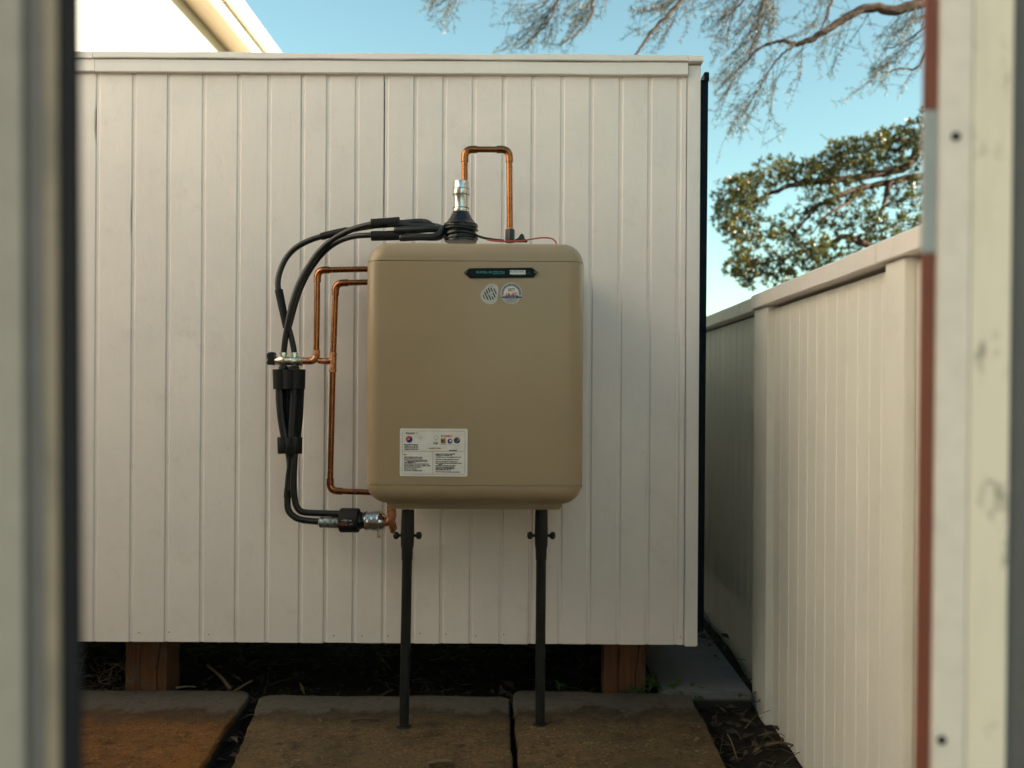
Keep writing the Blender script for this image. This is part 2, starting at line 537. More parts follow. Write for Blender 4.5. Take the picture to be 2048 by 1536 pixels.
# ------------------------------------------------------------------ slabs
def slab(name, corners, z, mat, label, group=None, seed=0):
    rnd = random.Random(seed)
    out = []
    n = len(corners)
    for i in range(n):
        a, b = Vector(corners[i]), Vector(corners[(i+1) % n])
        L = (b - a).length
        k = max(2, int(L / 0.03))
        nrm = Vector((-(b-a).y, (b-a).x)).normalized()
        for j in range(k):
            t = j / k
            p = a.lerp(b, t)
            wob = noise.noise(Vector((p.x*7, p.y*7, seed))) * 0.009 + rnd.uniform(-1, 1) * 0.0026
            e = min(t, 1-t) * L
            if e < 0.03 and j == 0:
                p = p + (Vector(corners[i-1]) - a).normalized() * 0.012 + (b - a).normalized() * 0.012
            out.append(p + nrm * wob)
    c = sum(out, Vector((0, 0))) / len(out)
    mb = MB()
    m_ = len(out)
    def ring(ins, zz):
        r = []
        for i, p in enumerate(out):
            t = (out[(i+1) % m_] - out[i-1]).normalized()
            nn = Vector((-t.y, t.x))
            r.append((p.x + nn.x*ins, p.y + nn.y*ins, zz + noise.noise(Vector((p.x*12, p.y*12, 5)))*0.0025))
        return r
    rings = [ring(0.0, z-0.10), ring(0.0, z-0.006), ring(0.0025, z-0.0015), ring(0.007, z)]
    for r in rings: mb.v += r
    for k in range(3):
        for i in range(m_):
            j = (i+1) % m_
            mb.f.append((k*m_+i, k*m_+j, (k+1)*m_+j, (k+1)*m_+i))
    mb.f.append(tuple(3*m_+i for i in range(m_)))
    o = make(name, mb, mat, auto=50, origin=(c.x, c.y, z-0.10))
    tag(o, label, 'concrete slab', group)
    return o
def g2(px, py, z=0): 
    q = G(px, py, z); return Vector((q.x, q.y))
def ext(a, b, Y):
    t = (Y - a.y) / (b.y - a.y)
    return a.lerp(b, t)
a, b = g2(503, 1381), g2(397, 1536)
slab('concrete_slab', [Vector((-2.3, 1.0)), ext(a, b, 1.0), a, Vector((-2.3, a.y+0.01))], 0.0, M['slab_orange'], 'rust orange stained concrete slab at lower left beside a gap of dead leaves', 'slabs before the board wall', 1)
a, b = g2(520, 1389), g2(463, 1536)
c_, d_ = g2(1021, 1391), g2(1028, 1536)
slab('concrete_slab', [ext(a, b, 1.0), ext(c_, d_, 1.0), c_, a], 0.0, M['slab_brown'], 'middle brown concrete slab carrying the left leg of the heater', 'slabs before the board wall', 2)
a, b = g2(1026, 1378, 0.007), g2(1037, 1536, 0.007)
c_, d_ = g2(1382, 1388, 0.007), g2(1457, 1536, 0.007)
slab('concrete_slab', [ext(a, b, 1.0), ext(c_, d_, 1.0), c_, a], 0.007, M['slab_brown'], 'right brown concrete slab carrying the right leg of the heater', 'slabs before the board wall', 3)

bl = G(1505, 1384, 0.008)
mb = MB().box(0.40, bl.x, bl.y, 3.9, -0.12, 0.008)
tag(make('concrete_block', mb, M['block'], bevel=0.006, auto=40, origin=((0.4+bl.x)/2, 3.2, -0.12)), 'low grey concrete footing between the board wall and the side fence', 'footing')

# ------------------------------------------------------------------ shed with the board wall
ZB = P(1053, 1288, YW).z                     # lower end of the boards
ZT = P(1053, 114, YW).z                      # top of the cap
XR = P(1398, 700, YW).x
shed = empty('timber_shed', (-0.6, YW, ZB), 'raised cream shed wall of vertical tongue and groove boards on short timber stumps', 'shed')
def Xw(px): return (px - VX - 3.8) / F * YW
joints = [-330, -304, -233, -162, -91, -20, 51, 122, 193, 265, 335, 405, 475, 536, 603, 653, 711, 770, 828, 886, 945, 1005, 1063, 1122, 1180, 1239, 1297, 1355, 1374]
NZ = 36
def board(x0, x1, zb, zt, yw, idx, crack=None, g=0.0105, dep=0.0032):
    """one board: recessed lip on its left, flat face, eased right arris"""
    rnd = random.Random(100 + idx)
    yo = rnd.uniform(-0.0006, 0.0006)
    mb = MB()
    prof_n = 8
    for k in range(NZ + 1):
        z = zb + (zt - zb) * k / NZ
        wl = noise.noise(Vector((idx*3.1, z*2.2, 0))) * 0.0008
        wr = noise.noise(Vector((idx*3.1 + 3.1, z*2.2, 0))) * 0.0008
        cr = crack(z) if crack else 0.0
        gl = 0.0004 + 0.0003*noise.noise(Vector((idx*5.3, z*4, 7)))
        e = noise.noise(Vector((idx*2.3, z*14, 1))) * 0.0007
        xa = x0 + wl
        xb = x1 + wr - cr
        f = yw + yo
        mb.v += [(xa + gl, f + 0.007 + cr*0, z), (xa + gl*1.0, f + dep, z), (xa + g - 0.0022 + e, f + dep, z), (xa + g + e*0.6, f + 0.0012, z), (xa + g + 0.0016, f, z),
                 (xb - 0.0022, f, z), (xb, f + 0.0022, z), (xb, f + 0.016, z)]
    for k in range(NZ):
        for i in range(prof_n - 1):
            a_ = k*prof_n + i
            mb.f.append((a_, a_+1, a_+1+prof_n, a_+prof_n))
    mb.f.append(tuple(range(prof_n))[::-1])
    mb.f.append(tuple(NZ*prof_n + i for i in range(prof_n)))
    return mb
def crack_fn(jpx):
    def z_of(py): return P(1053, py, YW).z
    def bump_(z, c, hw, amp):
        t = abs(z - c) / hw
        return amp * (1 - t*t) if t < 1 else 0
    if jpx == 770:
        return lambda z: 0.0026 if z > z_of(430) else 0.0026 * max(0, 1 - (z_of(430) - z)/0.06)
    if jpx == 193:
        return lambda z: bump_(z, z_of(252), 0.05, 0.005)
    if jpx == 265:
        return lambda z: bump_(z, z_of(440), 0.035, 0.004)
    if jpx == 603:
        return lambda z: 0.0008 if z > z_of(420) else 0
    return None
RAILB = P(1053, 150, YW).z
for i in range(len(joints) - 1):
    rz = ZB + random.Random(i).uniform(-0.0006, 0.0008)
    mb = board(Xw(joints[i]), Xw(joints[i+1]), rz, RAILB + 0.02, YW, i, crack_fn(joints[i+1]))
    make('board', mb, M['wall'], shed, auto=20)
rn = random.Random(77)
for i in range(7, len(joints) - 1):
    for py in ([1271] if rn.random() < 0.6 else []) + ([rn.uniform(175, 200)] if rn.random() < 0.4 else []) + ([rn.uniform(600, 1100)] if rn.random() < 0.35 else []):
        xx = Xw(joints[i]) + (0.016 if rn.random() < 0.6 else 0.03) + rn.uniform(-0.003, 0.003)
        zz = P(1053, py + rn.uniform(-3, 3), YW).z
        make('nail', MB().lathe([(0.0016, 0.001), (0.0016, -0.0010), (0.0008, -0.0014)], (xx, YW, zz), 8, 'Y'), M['bolt'] if py > 1200 else M['wall'], shed)
# corner trim, rail and cap
XT = Xw(1374)
mb = MB().box(XT + 0.0015, XR, YW - 0.0035, YW + 0.05, ZB - 0.004, P(1053, 129, YW).z)
make('corner_trim', mb, M['trim'], shed, bevel=0.0025, auto=40)
zr0, zr1 = P(1053, 152, YW).z, P(1053, 127, YW).z
def wavy_rail(x0, x1, y0, y1, z0, z1, seed, amp=0.0012):
    n = max(4, int((x1 - x0) / 0.04))
    mb = MB()
    for k in range(n + 1):
        x = x0 + (x1 - x0) * k / n
        dz0 = noise.noise(Vector((x*6, seed, 0))) * amp
        dz1 = noise.noise(Vector((x*4, seed, 9))) * amp
        dy = noise.noise(Vector((x*3, seed, 4))) * amp
        mb.v += [(x, y0 + dy, z0 + dz0 + 0.002), (x, y0 + dy + 0.002, z0 + dz0), (x, y1, z0 + dz0), (x, y1, z1 + dz1), (x, y0 + dy + 0.0015, z1 + dz1), (x, y0 + dy, z1 + dz1 - 0.0015)]
    for k in range(n):
        for i in range(6):
            j = (i+1) % 6
            mb.f.append((k*6+i, k*6+j, (k+1)*6+j, (k+1)*6+i))
    mb.f.append(tuple(range(6))); mb.f.append(tuple(n*6+i for i in range(6))[::-1])
    return mb
XJ = Xw(194)
make('top_rail', wavy_rail(XJ + 0.001, XT, YW - 0.016, YW + 0.03, zr0, zr1, 1), M['trim'], shed, auto=30)
make('top_rail', wavy_rail(Xw(-330), XJ - 0.0005, YW - 0.0145, YW + 0.03, zr0 + 0.001, zr1, 2), M['trim'], shed, auto=30)
zc0 = zr1 + 0.0006
make('cap_board', wavy_rail(XJ - 0.001, Xw(1373), YW - 0.0235, YW + 0.09, zc0 + 0.001, ZT, 3, 0.002), M['trim'], shed, auto=30)
make('cap_board', wavy_rail(Xw(1373.8), XR + 0.003, YW - 0.0245, YW + 0.09, zc0, ZT - 0.0015, 5, 0.001), M['trim'], shed, auto=30)
make('cap_board', wavy_rail(Xw(-330), XJ - 0.003, YW - 0.022, YW + 0.09, zc0, ZT + 0.0005, 4, 0.002), M['trim'], shed, auto=30)
# body behind the boards
mb = MB().box(Xw(-330), XR - 0.004, YW + 0.034, 4.6, ZB + 0.02, ZT - 0.06)
make('shed_body', mb, M['dark'], shed)
make('bounce_side', MB().box(XR - 0.0035, XR - 0.0005, YW + 0.055, 4.6, ZB + 0.02, ZT - 0.06), M['wall'], shed)  # unseen cream side added to bounce light into the slot beside the fence
mb = MB().box(Xw(-330), XR - 0.01, YW + 0.05, YW + 0.095, ZB - 0.0, ZB + 0.0195)
make('bearer', mb, M['dark'], shed)
for k, (pa, pb, Y) in enumerate(((252, 333, 2.60), (1208, 1291, 2.60), (-240, -160, 2.60), (252, 333, 4.2), (1208, 1291, 4.2))):
    xa, xb = P(pa, 1340, 2.6).x, P(pb, 1340, 2.6).x
    mb = MB()
    for kz in range(9):
        z = -0.12 + (ZB + 0.0005 + 0.12) * kz / 8
        j = 0.0015
        xs_ = [xa + random.uniform(-j, j), xb + random.uniform(-j, j)]
        # split running down the face
        c0 = xa + (xb - xa) * 0.36 + 0.003*math.sin(kz)
        c1 = xa + (xb - xa) * 0.80 + 0.006*math.sin(kz*0.9 + 1)
        mb.v += [(xs_[0], Y, z), (c0 - 0.0016, Y, z), (c0, Y + 0.012, z), (c0 + 0.0012, Y, z), (c1 - 0.001, Y, z), (c1, Y + 0.01, z), (c1 + 0.0025, Y, z), (xs_[1], Y, z), (xs_[1], Y + 0.1, z), (xs_[0], Y + 0.1, z)]
    for kz in range(8):
        for i in range(10):
            j = (i+1) % 10
            mb.f.append((kz*10+i, kz*10+j, (kz+1)*10+j, (kz+1)*10+i))
    make('stump', mb, M['stump'], shed)

# dark steel post behind the right end of the wall
mb = MB()
ta, tb = P(1408, 146, 2.60), P(1418, 146, 2.60)
ba, bb = P(1394, 1262, 2.60), P(1407.5, 1262, 2.60)
def leanbox(mb, x0a, x1a, za, x0b, x1b, zb, y0, y1):
    return mb.add([(x0a,y0,za),(x1a,y0,za),(x1a,y1,za),(x0a,y1,za),(x0b,y0,zb),(x1b,y0,zb),(x1b,y1,zb),(x0b,y1,zb)],
                  [(0,3,2,1),(4,5,6,7),(0,1,5,4),(1,2,6,5),(2,3,7,6),(3,0,4,7)])
post = empty('steel_post', (bb.x - 0.01, 2.62, ZB), 'dark navy steel post with a small cap behind the right end of the board wall', 'post')
leanbox(mb, 0.494, bb.x, ZB + 0.01, ta.x - 0.013, tb.x - 0.0015, tb.z - 0.02, 2.60, 2.64)
make('post_shaft', mb, M['navy'], post, bevel=0.002)
mb = MB().box(ta.x, tb.x, 2.595, 2.645, tb.z - 0.026, tb.z + 0.002)
make('post_cap', mb, M['navy'], post, bevel=0.002)

# ------------------------------------------------------------------ side fence
XF = 0.70
fence = empty('side_fence', (XF, 2.5, -0.06), 'cream vertical board fence with a flat cap rail along the right side', 'fence')
ZFT = 1.170
def fy(px): return XF * F / (px - VX)
fj = [fy(q) for q in (1548, 1562, 1580, 1599, 1616, 1634, 1653, 1674, 1694, 1716, 1740, 1764, 1790)]
def fboard(ya, yb, x, mat, idx, zb):
    """board on the fence, ya far side, yb near side, face towards -X; a small bead stands at the far edge"""
    rnd = random.Random(500 + idx)
    xo = x + rnd.uniform(-0.0006, 0.0006)
    mb = MB()
    for k in range(21):
        z = zb + (ZFT - 0.05 - zb) * k / 20
        wv = noise.noise(Vector((idx*1.7, z*2.5, 3))) * 0.0008
        mb.v += [(xo + 0.016, ya - 0.0006 + wv, z), (xo + 0.001, ya - 0.0006 + wv, z), (xo, ya - 0.0018 + wv, z), (xo, yb + 0.0066 + wv, z), (xo + 0.0036, yb + 0.0016 + wv, z), (xo + 0.0040, yb + 0.0002, z), (xo + 0.016, yb + 0.0002, z)]
    for k in range(20):
        for i in range(6):
            a_ = k*7 + i
            mb.f.append((a_+7, a_+8, a_+1, a_))
    mb.f.append(tuple(range(7))); mb.f.append(tuple(20*7+i for i in range(7))[::-1])
    return make('board', mb, mat, fence, auto=20)
idx = 0
for i in range(len(fj) - 1):
    fboard(fj[i], fj[i+1], XF, M['fence'], idx, -0.058); idx += 1
# near bay
y = fy(1832)
while y > 0.95:
    fboard(y, y - 0.066, XF, M['fence'], idx, -0.058); y -= 0.066; idx += 1
# far bay in a slightly darker, warmer paint
y = 5.6
yend = fy(1528)
while y > yend + 0.03:
    yn = max(y - 0.085, yend)
    fboard(y, yn, XF + 0.012, M['far_fence'], idx, -0.03); y = yn; idx += 1
for ya, yb, xo in ((fy(1521), fy(1548.5), -0.020), (fy(1790.5), fy(1831.5), -0.020), (5.6, 5.7, -0.02)):
    mb = MB().box(XF + xo, XF + 0.09, min(ya, yb) + 0.0005, max(ya, yb), -0.10, ZFT - 0.0415)
    make('post', mb, M['fence'], fence, bevel=0.002, auto=40)
yj = fy(1785)
def cap(y0, y1, dz, dx):
    mb = MB()
    n = max(3, int((y1-y0)/0.05))
    x0, x1, z0, z1 = XF - 0.034 + dx, XF + 0.06, ZFT - 0.041 + dz, ZFT + dz
    for k in range(n+1):
        yy = y0 + (y1-y0)*k/n
        a_ = noise.noise(Vector((yy*5, dx*100, 2)))*0.0012
        mb.v += [(x0+0.002, yy, z0+a_), (x0, yy, z0+0.002+a_), (x0, yy, z1-0.004+a_), (x0+0.004, yy, z1+a_), (x1, yy, z1+a_), (x1, yy, z0+a_)]
    for k in range(n):
        for i in range(6):
            j = (i+1) % 6
            mb.f.append((k*6+i, k*6+j, (k+1)*6+j, (k+1)*6+i))
    mb.f.append(tuple(range(6))); mb.f.append(tuple(n*6+i for i in range(6))[::-1])
    make('cap_rail', mb, M['trim'] if dx < 0.005 else M['far_fence'], fence, auto=40)
cap(0.95, yj - 0.001, 0.001, 0.001)
cap(yj, fy(1524), 0.0, 0.0)
cap(fy(1524) + 0.001, 5.7, -0.002, 0.008)
mb = MB().box(XF + 0.018, XF + 0.03, 0.95, 5.6, -0.05, ZFT - 0.045)
make('backing', mb, M['dark'], fence)

# ------------------------------------------------------------------ house on the left, eave running away from the camera
HX = -2.89
house = empty('neighbour_house', (HX - 3, 6, -0.06), 'sunlit cream house with boxed eave and gutter rising behind the board wall', 'house')
EZ = 4.13
make('wall', MB().box(HX - 6, HX, -5, 16, -0.1, EZ + 0.05), M['house'], house)
make('soffit', MB().box(HX + 0.0015, -2.662, -5.2, 16.2, EZ, EZ + 0.012), M['soffit'], house)
make('soffit_batten', MB().box(-2.775, -2.770, -5.2, 16.2, EZ - 0.002, EZ - 0.0005), M['soffit'], house)
make('fascia', MB().box(-2.66, -2.635, -5.2, 16.2, EZ - 0.02, EZ + 0.17), M['house_trim'], house)
mb = MB()
prof = [(-2.632, 4.235), (-2.56, 4.225), (-2.535, 4.245), (-2.528, 4.285), (-2.54, 4.30), (-2.528, 4.315), (-2.535, 4.335), (-2.56, 4.33), (-2.632, 4.33)]
n_ = len(prof)
for yy in (-5.2, 16.2):
    mb.v += [(x, yy, z) for x, z in prof]
for i in range(n_):
    j = (i+1) % n_
    mb.f.append((i, j, j+n_, i+n_))
mb.f += [tuple(range(n_)), tuple(range(n_, 2*n_))[::-1]]
make('gutter', mb, M['house_trim'], house)
mb = MB().add([(-2.6, -5.3, 4.335), (-2.6, 16.3, 4.335), (-6, 16.3, 5.9), (-6, -5.3, 5.9), (-9.4, -5.3, 4.335), (-9.4, 16.3, 4.335),
               (-2.6, -5.3, 4.36), (-2.6, 16.3, 4.36), (-6, 16.3, 5.95), (-6, -5.3, 5.95), (-9.4, -5.3, 4.36), (-9.4, 16.3, 4.36)],
              [(0,1,2,3), (3,2,5,4), (7,6,9,8), (8,9,10,11), (0,6,7,1), (4,5,11,10), (0,3,4,10,9,6), (1,7,8,11,5,2)])
make('roof', mb, M['roof'], house)

# unseen block added right of the fence to keep low sun off the yard
sun_blocker = empty('sun_blocker', (4.7, 1.0, -0.06), 'unseen skillion roofed block added beyond the side fence to shade the yard', 'sun_blocker')
make('wall', MB().box(3.0, 6.4, -1.5, 3.2, -0.1, 3.5), M['sun_blocker'], sun_blocker)
mb = MB().add([(2.9,-1.6,3.51),(6.5,-1.6,3.7),(6.5,3.3,3.7),(2.9,3.3,3.51),(2.9,-1.6,3.55),(6.5,-1.6,3.74),(6.5,3.3,3.74),(2.9,3.3,3.55)],
              [(0,3,2,1),(4,5,6,7),(0,1,5,4),(1,2,6,5),(2,3,7,6),(3,0,4,7)])
make('roof', mb, M['roof'], sun_blocker)

# ================================================================== WATER HEATER
YF, YBK = 2.18, 2.44
a, b = P(733, 746, YF + 0.03), P(1166.5, 746, YF + 0.03)
hx0, hx1 = a.x, b.x
hz1, hz0 = P(950, 486.5, YF + 0.03).z, P(950, 1007.5, YF + 0.03).z
heater = empty('water_heater', ((hx0+hx1)/2, (YF+YBK)/2, 0.0), 'tan enamelled water heater with rounded corners standing on two thin black legs', 'water heater')
RC, RF = 0.055, 0.040
def rrect(x0, x1, z0, z1, r, n=8):
    pts = []
    for cx, cz, a0 in ((x1-r, z1-r, 0), (x0+r, z1-r, 90), (x0+r, z0+r, 180), (x1-r, z0+r, 270)):
        for k in range(n+1):
            t = R(a0 + 90*k/n)
            pts.append((cx + r*math.cos(t), cz + r*math.sin(t)))
    return pts
def shell_bm():
    bm = bmesh.new()
    rings = []
    K = 8
    for k in range(K+1):
        t = k / K * math.pi / 2
        ins = RF * (1 - math.sin(t)); yy = YF + RF * (1 - math.cos(t))
        rings.append((ins, yy))
    rings.append((0, YBK - 0.008)); rings.append((0.008, YBK))
    loops = []
    for ins, yy in rings:
        loops.append([bm.verts.new((x, yy, z)) for x, z in rrect(hx0+ins, hx1-ins, hz0+ins, hz1-ins, RC-ins)])
    n = len(loops[0])
    for q in range(len(loops)-1):
        for i in range(n):
            j = (i+1) % n
            bm.faces.new((loops[q][i], loops[q][j], loops[q+1][j], loops[q+1][i]))
    bm.faces.new(loops[0][::-1]); bm.faces.new(loops[-1])
    bmesh.ops.recalc_face_normals(bm, faces=bm.faces)
    return bm
def cut(name, zlo, zhi, mat):
    bm = shell_bm()
    for z, up in ((zlo, False), (zhi, True)):
        if z is None: continue
        geom = bm.verts[:] + bm.edges[:] + bm.faces[:]
        r_ = bmesh.ops.bisect_plane(bm, geom=geom, plane_co=(0,0,z), plane_no=(0,0,1), clear_outer=up, clear_inner=not up)
        ed = [e for e in bm.edges if len(e.link_faces) == 1]
        bmesh.ops.holes_fill(bm, edges=ed, sides=0)
    me = bpy.data.meshes.new(name)
    bm.to_mesh(me); bm.free()
    me.polygons.foreach_set('use_smooth', [True]*len(me.polygons))
    me.set_sharp_from_angle(angle=R(40))
    me.materials.append(mat)
    o = bpy.data.objects.new(name, me)
    return link(o, heater)
zs1, zs0 = P(950, 522, YF).z, P(950, 971, YF).z
cut('top_cover', zs1 + 0.0006, None, M['tan'])
cut('front_panel', zs0 + 0.0005, zs1 - 0.0006, M['tan'])
cut('bottom_cover', None, zs0 - 0.0005, M['tan'])
make('inner_core', MB().box(hx0+0.013, hx1-0.013, YF+0.012, YBK-0.004, zs0-0.003, zs1+0.003), M['core'], heater)
ta_, tb_ = P(776, 1012, 2.25), P(1124, 1012, 2.25)
mb = MB().prism(rrect(ta_.x, tb_.x, P(950, 1018, 2.25).z, hz0 + 0.014, 0.0125, 5)[::-1], 2.245, 2.41)
make('base_tray', mb, M['tan'], heater, bevel=0.002, auto=40)
for z in (0.62, 1.15):
    make('wall_bracket', MB().box(-0.26, 0.14, YBK + 0.001, YW - 0.001, z, z + 0.05), M['bolt'], heater)
# flue collar raised out of the top
fc = P(921, 480, 2.31)
make('flue_collar', MB().lathe([(0.052, -0.012), (0.050, 0.002), (0.042, 0.008), (0.034, 0.011)], (fc.x, 2.31, hz1), 28), M['tan'], heater, auto=40)

# legs
for ti, (tp, bp, zf) in enumerate(((816, 807.5, 0.0), (1083, 1080, 0.0075))):
    YL = 2.30
    zt_ = P(950, 1017, YL).z
    top = P(tp, 1017, YL); bot = G(bp, 1454, zf)
    bot = Vector((bot.x, YL, zf - 0.002))
    top = Vector((top.x, YL, zt_ + 0.004))
    def at_(py):
        z = P(tp, py, YL).z
        t = (z - bot.z) / (top.z - bot.z)
        q = bot.lerp(top, t); return q
    path = [at_(1020), at_(1044), at_(1068), at_(1092), at_(1096), at_(1118), at_(1121), at_(1300), bot]
    rr = [S(q, YL)/2 for q in (25, 26, 27, 25.5, 23, 22, 20, 20, 19.5)]
    mb = MB().tube(path, rr, 20)
    leg = make('leg', mb, M['leg'], heater, auto=50)
    q = at_(1071)
    mb = MB()
    for s_ in (-1, 1):
        prof = [(0.004, 0.0), (0.004, 0.022), (0.0085, 0.0245), (0.0105, 0.030), (0.0085, 0.0355), (0.003, 0.0375)]
        mb.lathe([(r_, s_*h_) for r_, h_ in prof], q, 12, 'X')
        make('thumb_screw', mb, M['leg'], leg, auto=50)
        mb = MB()
    mb = MB().lathe([(0.021, -0.001), (0.020, 0.0022), (0.013, 0.004)], (bot.x, YL, bot.z + 0.002), 20)
    make('foot_plate', mb, M['leg'], leg, auto=40)

# ---- name plate, stickers, label ------------------------------------------------
def text_mb(body, size, x, z, y, align='LEFT', sx=1.0, bold=0.0, rot=0.0):
    cu = bpy.data.curves.new('lettering', 'FONT')
    cu.body = body; cu.size = size; cu.align_x = align; cu.resolution_u = 2
    cu.offset = bold
    o = bpy.data.objects.new('lettering', cu)
    COL.objects.link(o)
    me = bpy.data.meshes.new_from_object(o)
    mb = MB()
    c_, s_ = math.cos(rot), math.sin(rot)
    mb.v = [(x + (v.co.x*c_ - v.co.y*s_)*sx, y, z + v.co.x*s_ + v.co.y*c_) for v in me.vertices]
    mb.f = [tuple(p.vertices) for p in me.polygons]
    bpy.data.objects.remove(o); bpy.data.curves.remove(cu); bpy.data.meshes.remove(me)
    return mb
def merge(mbs):
    o = MB()
    for q in mbs: o.add(q.v, q.f)
    return o
def FP(px, py):
    q = P(px, py, YF); return q.x, q.z
def quad(x0, x1, z0, z1, y):
    return MB().add([(x0,y,z0),(x1,y,z0),(x1,y,z1),(x0,y,z1)], [(0,1,2,3)])
def qpx(x0, y0, x1, y1, y):
    xm, ym = (x0+x1)/2, (y0+y1)/2
    return quad(FP(x0, ym)[0], FP(x1, ym)[0], FP(xm, y1)[1], FP(xm, y0)[1], y)
PXM = S(1, YF)
# plate
def zpx(px, py): return FP(px, py)
pts = [zpx(*q) for q in ((928, 546), (938, 537.2), (950, 536.6), (1064, 535.6), (1076, 545), (1067, 555), (940, 556.5))][::-1]
plate = make('name_plate', MB().prism(pts, YF - 0.004, YF + 0.0005), M['plate'], heater, bevel=0.0012)
for px in (932, 1071.5):
    q = FP(px, 545.5)
    make('bolt', MB().lathe([(0.0046, 0.0), (0.0046, -0.0025), (0.003, -0.0042)], (q[0], YF - 0.0035, q[1]), 8, 'Y'), M['bolt'], plate)
yp = YF - 0.0046
x, z = FP(952.5, 547); make('lettering', text_mb('MUXZEL-UR', S(6.6, YF), x, z, yp, sx=0.88, bold=0.0001), M['teal'], plate)
x, z = FP(985.5, 549); make('lettering', text_mb('GSSUON', S(9.6, YF), x, z, yp, sx=0.62, bold=0.0001), M['teal'], plate)
make('print_block', qpx(1020, 541, 1051, 549.3, yp), M['white_print'], plate)
x, z = FP(1020.5, 545.6); make('lettering', text_mb('IRUHLIUWN', S(5.0, YF), x, z, yp - 0.0002, sx=1.0), M['ink'], plate)
x, z = FP(1052, 549.6); make('lettering', text_mb('u-1E', S(8, YF), x, z, yp, sx=0.62), M['cyan'], plate)
x, z = FP(1026, 552.4); make('lettering', text_mb('E ao wmomam', S(3.4, YF), x, z, yp, sx=1.0), M['cyan'], plate)
# striped pear shaped sticker
out = []
base = [(962, 596), (960.5, 590), (963.5, 583), (969, 577.5), (974, 571.5), (980, 568.3), (988, 568), (994.5, 572), (997, 580), (995.8, 590), (994, 600), (989, 606.5), (981, 608.6), (972, 607), (965.5, 602)]
pp = smooth_path([Vector((q[0], q[1], 0)) for q in base] + [Vector((base[0][0], base[0][1], 0))], 4)[:-1]
pts = [FP(q.x, q.y) for q in pp]
st = make('sticker', MB().prism(pts[::-1] if False else pts, YF - 0.0009, YF - 0.0001), M['sticker'], heater)
st['label'] = 'small pear shaped sticker with black diagonal stripes'
rnd = random.Random(4)
mbk, mbb = MB(), MB()
ysk = YF - 0.0013
for k in range(6):
    # slanted dashes
    cx0, cy0 = 966.0 + k*4.4, 594.5 - k*2.3
    hl = (4.0, 8.0, 10.5, 11.5, 10.0, 6.0)[k]
    w_ = (1.6, 2.2, 2.3, 2.3, 2.3, 2.2)[k]
    for t0, t1 in (((-1, -0.15), (0.05, 1)) if k in (2, 4) else ((-1, 1),)):
        q = [(cx0 + t0*hl*0.45 + 1.2, cy0 + t0*hl), (cx0 + t1*hl*0.45 + 1.2, cy0 + t1*hl), (cx0 + t1*hl*0.45 + w_ + 1.2, cy0 + t1*hl - 0.6), (cx0 + t0*hl*0.45 + w_ + 1.2, cy0 + t0*hl - 0.6)]
        mbk.add([(FP(*u)[0], ysk, FP(*u)[1]) for u in q], [(0,1,2,3)])
make('stripes', mbk, M['ink'], st)
x, z = FP(977, 574.5); make('lettering', text_mb('S 77W', S(4.2, YF), x, z, ysk, sx=0.9, rot=0.12), M['ink'], st)
for u in ((979, 584), (981.5, 589)):
    mbb.add([(FP(u[0], u[1])[0], ysk-0.0002, FP(u[0], u[1])[1]), (FP(u[0]+2.5, u[1]+4.5)[0], ysk-0.0002, FP(u[0], u[1]+4.5)[1]), (FP(u[0]+4, u[1]+4)[0], ysk-0.0002, FP(u[0], u[1]+4)[1]), (FP(u[0]+1.5, u[1])[0], ysk-0.0002, FP(u[0], u[1])[1])], [(0,1,2,3)])
make('stripes', mbb, M['white_print'], st)
# round sticker
cx, cz = FP(1022.5, 587)
r0 = S(21.5, YF)
def disc(cx, cz, r_, y, n=40, a0=0, a1=360, ri=0.0):
    mb = MB()
    vs_ = []
    if ri <= 0:
        pts = [(cx + r_*math.cos(R(a0+(a1-a0)*k/n)), y, cz + r_*math.sin(R(a0+(a1-a0)*k/n))) for k in range(n + (0 if a1-a0 >= 360 else 1))]
        return mb.add(pts, [tuple(range(len(pts)))])
    for k in range(n+1):
        t = R(a0+(a1-a0)*k/n)
        vs_ += [(cx + r_*math.cos(t), y, cz + r_*math.sin(t)), (cx + ri*math.cos(t), y, cz + ri*math.sin(t))]
    return mb.add(vs_, [(2*k, 2*k+2, 2*k+3, 2*k+1) for k in range(n)])
st = make('sticker', MB().lathe([(r0, -0.0001), (r0, -0.0009), (r0-0.0006, -0.0010)], (cx, YF, cz), 40, 'Y'), M['sticker'], heater, auto=30)
st['label'] = 'small round sticker with a navy ring and red letters'
y1_ = YF - 0.0014
make('white_face', disc(cx, cz - S(2.0, YF), S(15.5, YF), y1_, 30, 0, 180), M['label'], st)
mbk = MB()
for k in range(26):
    t = R(-8 + 196*k/25)
    ra, rb = S(16.6, YF), S(19.6, YF)
    dw = 0.045 if k % 4 else 0.03
    mbk.add([(cx + ra*math.cos(t-dw), y1_, cz + ra*math.sin(t-dw)), (cx + rb*math.cos(t-dw), y1_, cz + rb*math.sin(t-dw)), (cx + rb*math.cos(t+dw), y1_, cz + rb*math.sin(t+dw)), (cx + ra*math.cos(t+dw), y1_, cz + ra*math.sin(t+dw))], [(0,1,2,3)])
make('ring_print', mbk, M['navy_ink'], st)
make('ring_line', disc(cx, cz, S(16.4, YF), y1_ - 0.0002, 30, -8, 188, S(15.9, YF)), M['navy_ink'], st)
y2_ = y1_ - 0.0004
x, z = FP(1022.8, 582.3); make('lettering', text_mb('GET?', S(8, YF), x, z, y2_, 'CENTER', 0.85, 0.0002), M['ink'], st)
x, z = FP(1023, 591.4); make('lettering', text_mb('16 :8T', S(9, YF), x, z, y2_, 'CENTER', 1.0, 0.0003), M['red_ink'], st)
make('band_print', merge([qpx(1003, 593.2, 1043, 596, y2_), qpx(1012, 591.6, 1036.5, 593.4, y2_), qpx(1009, 597.2, 1036, 597.9, y2_)]), M['navy_ink'], st)
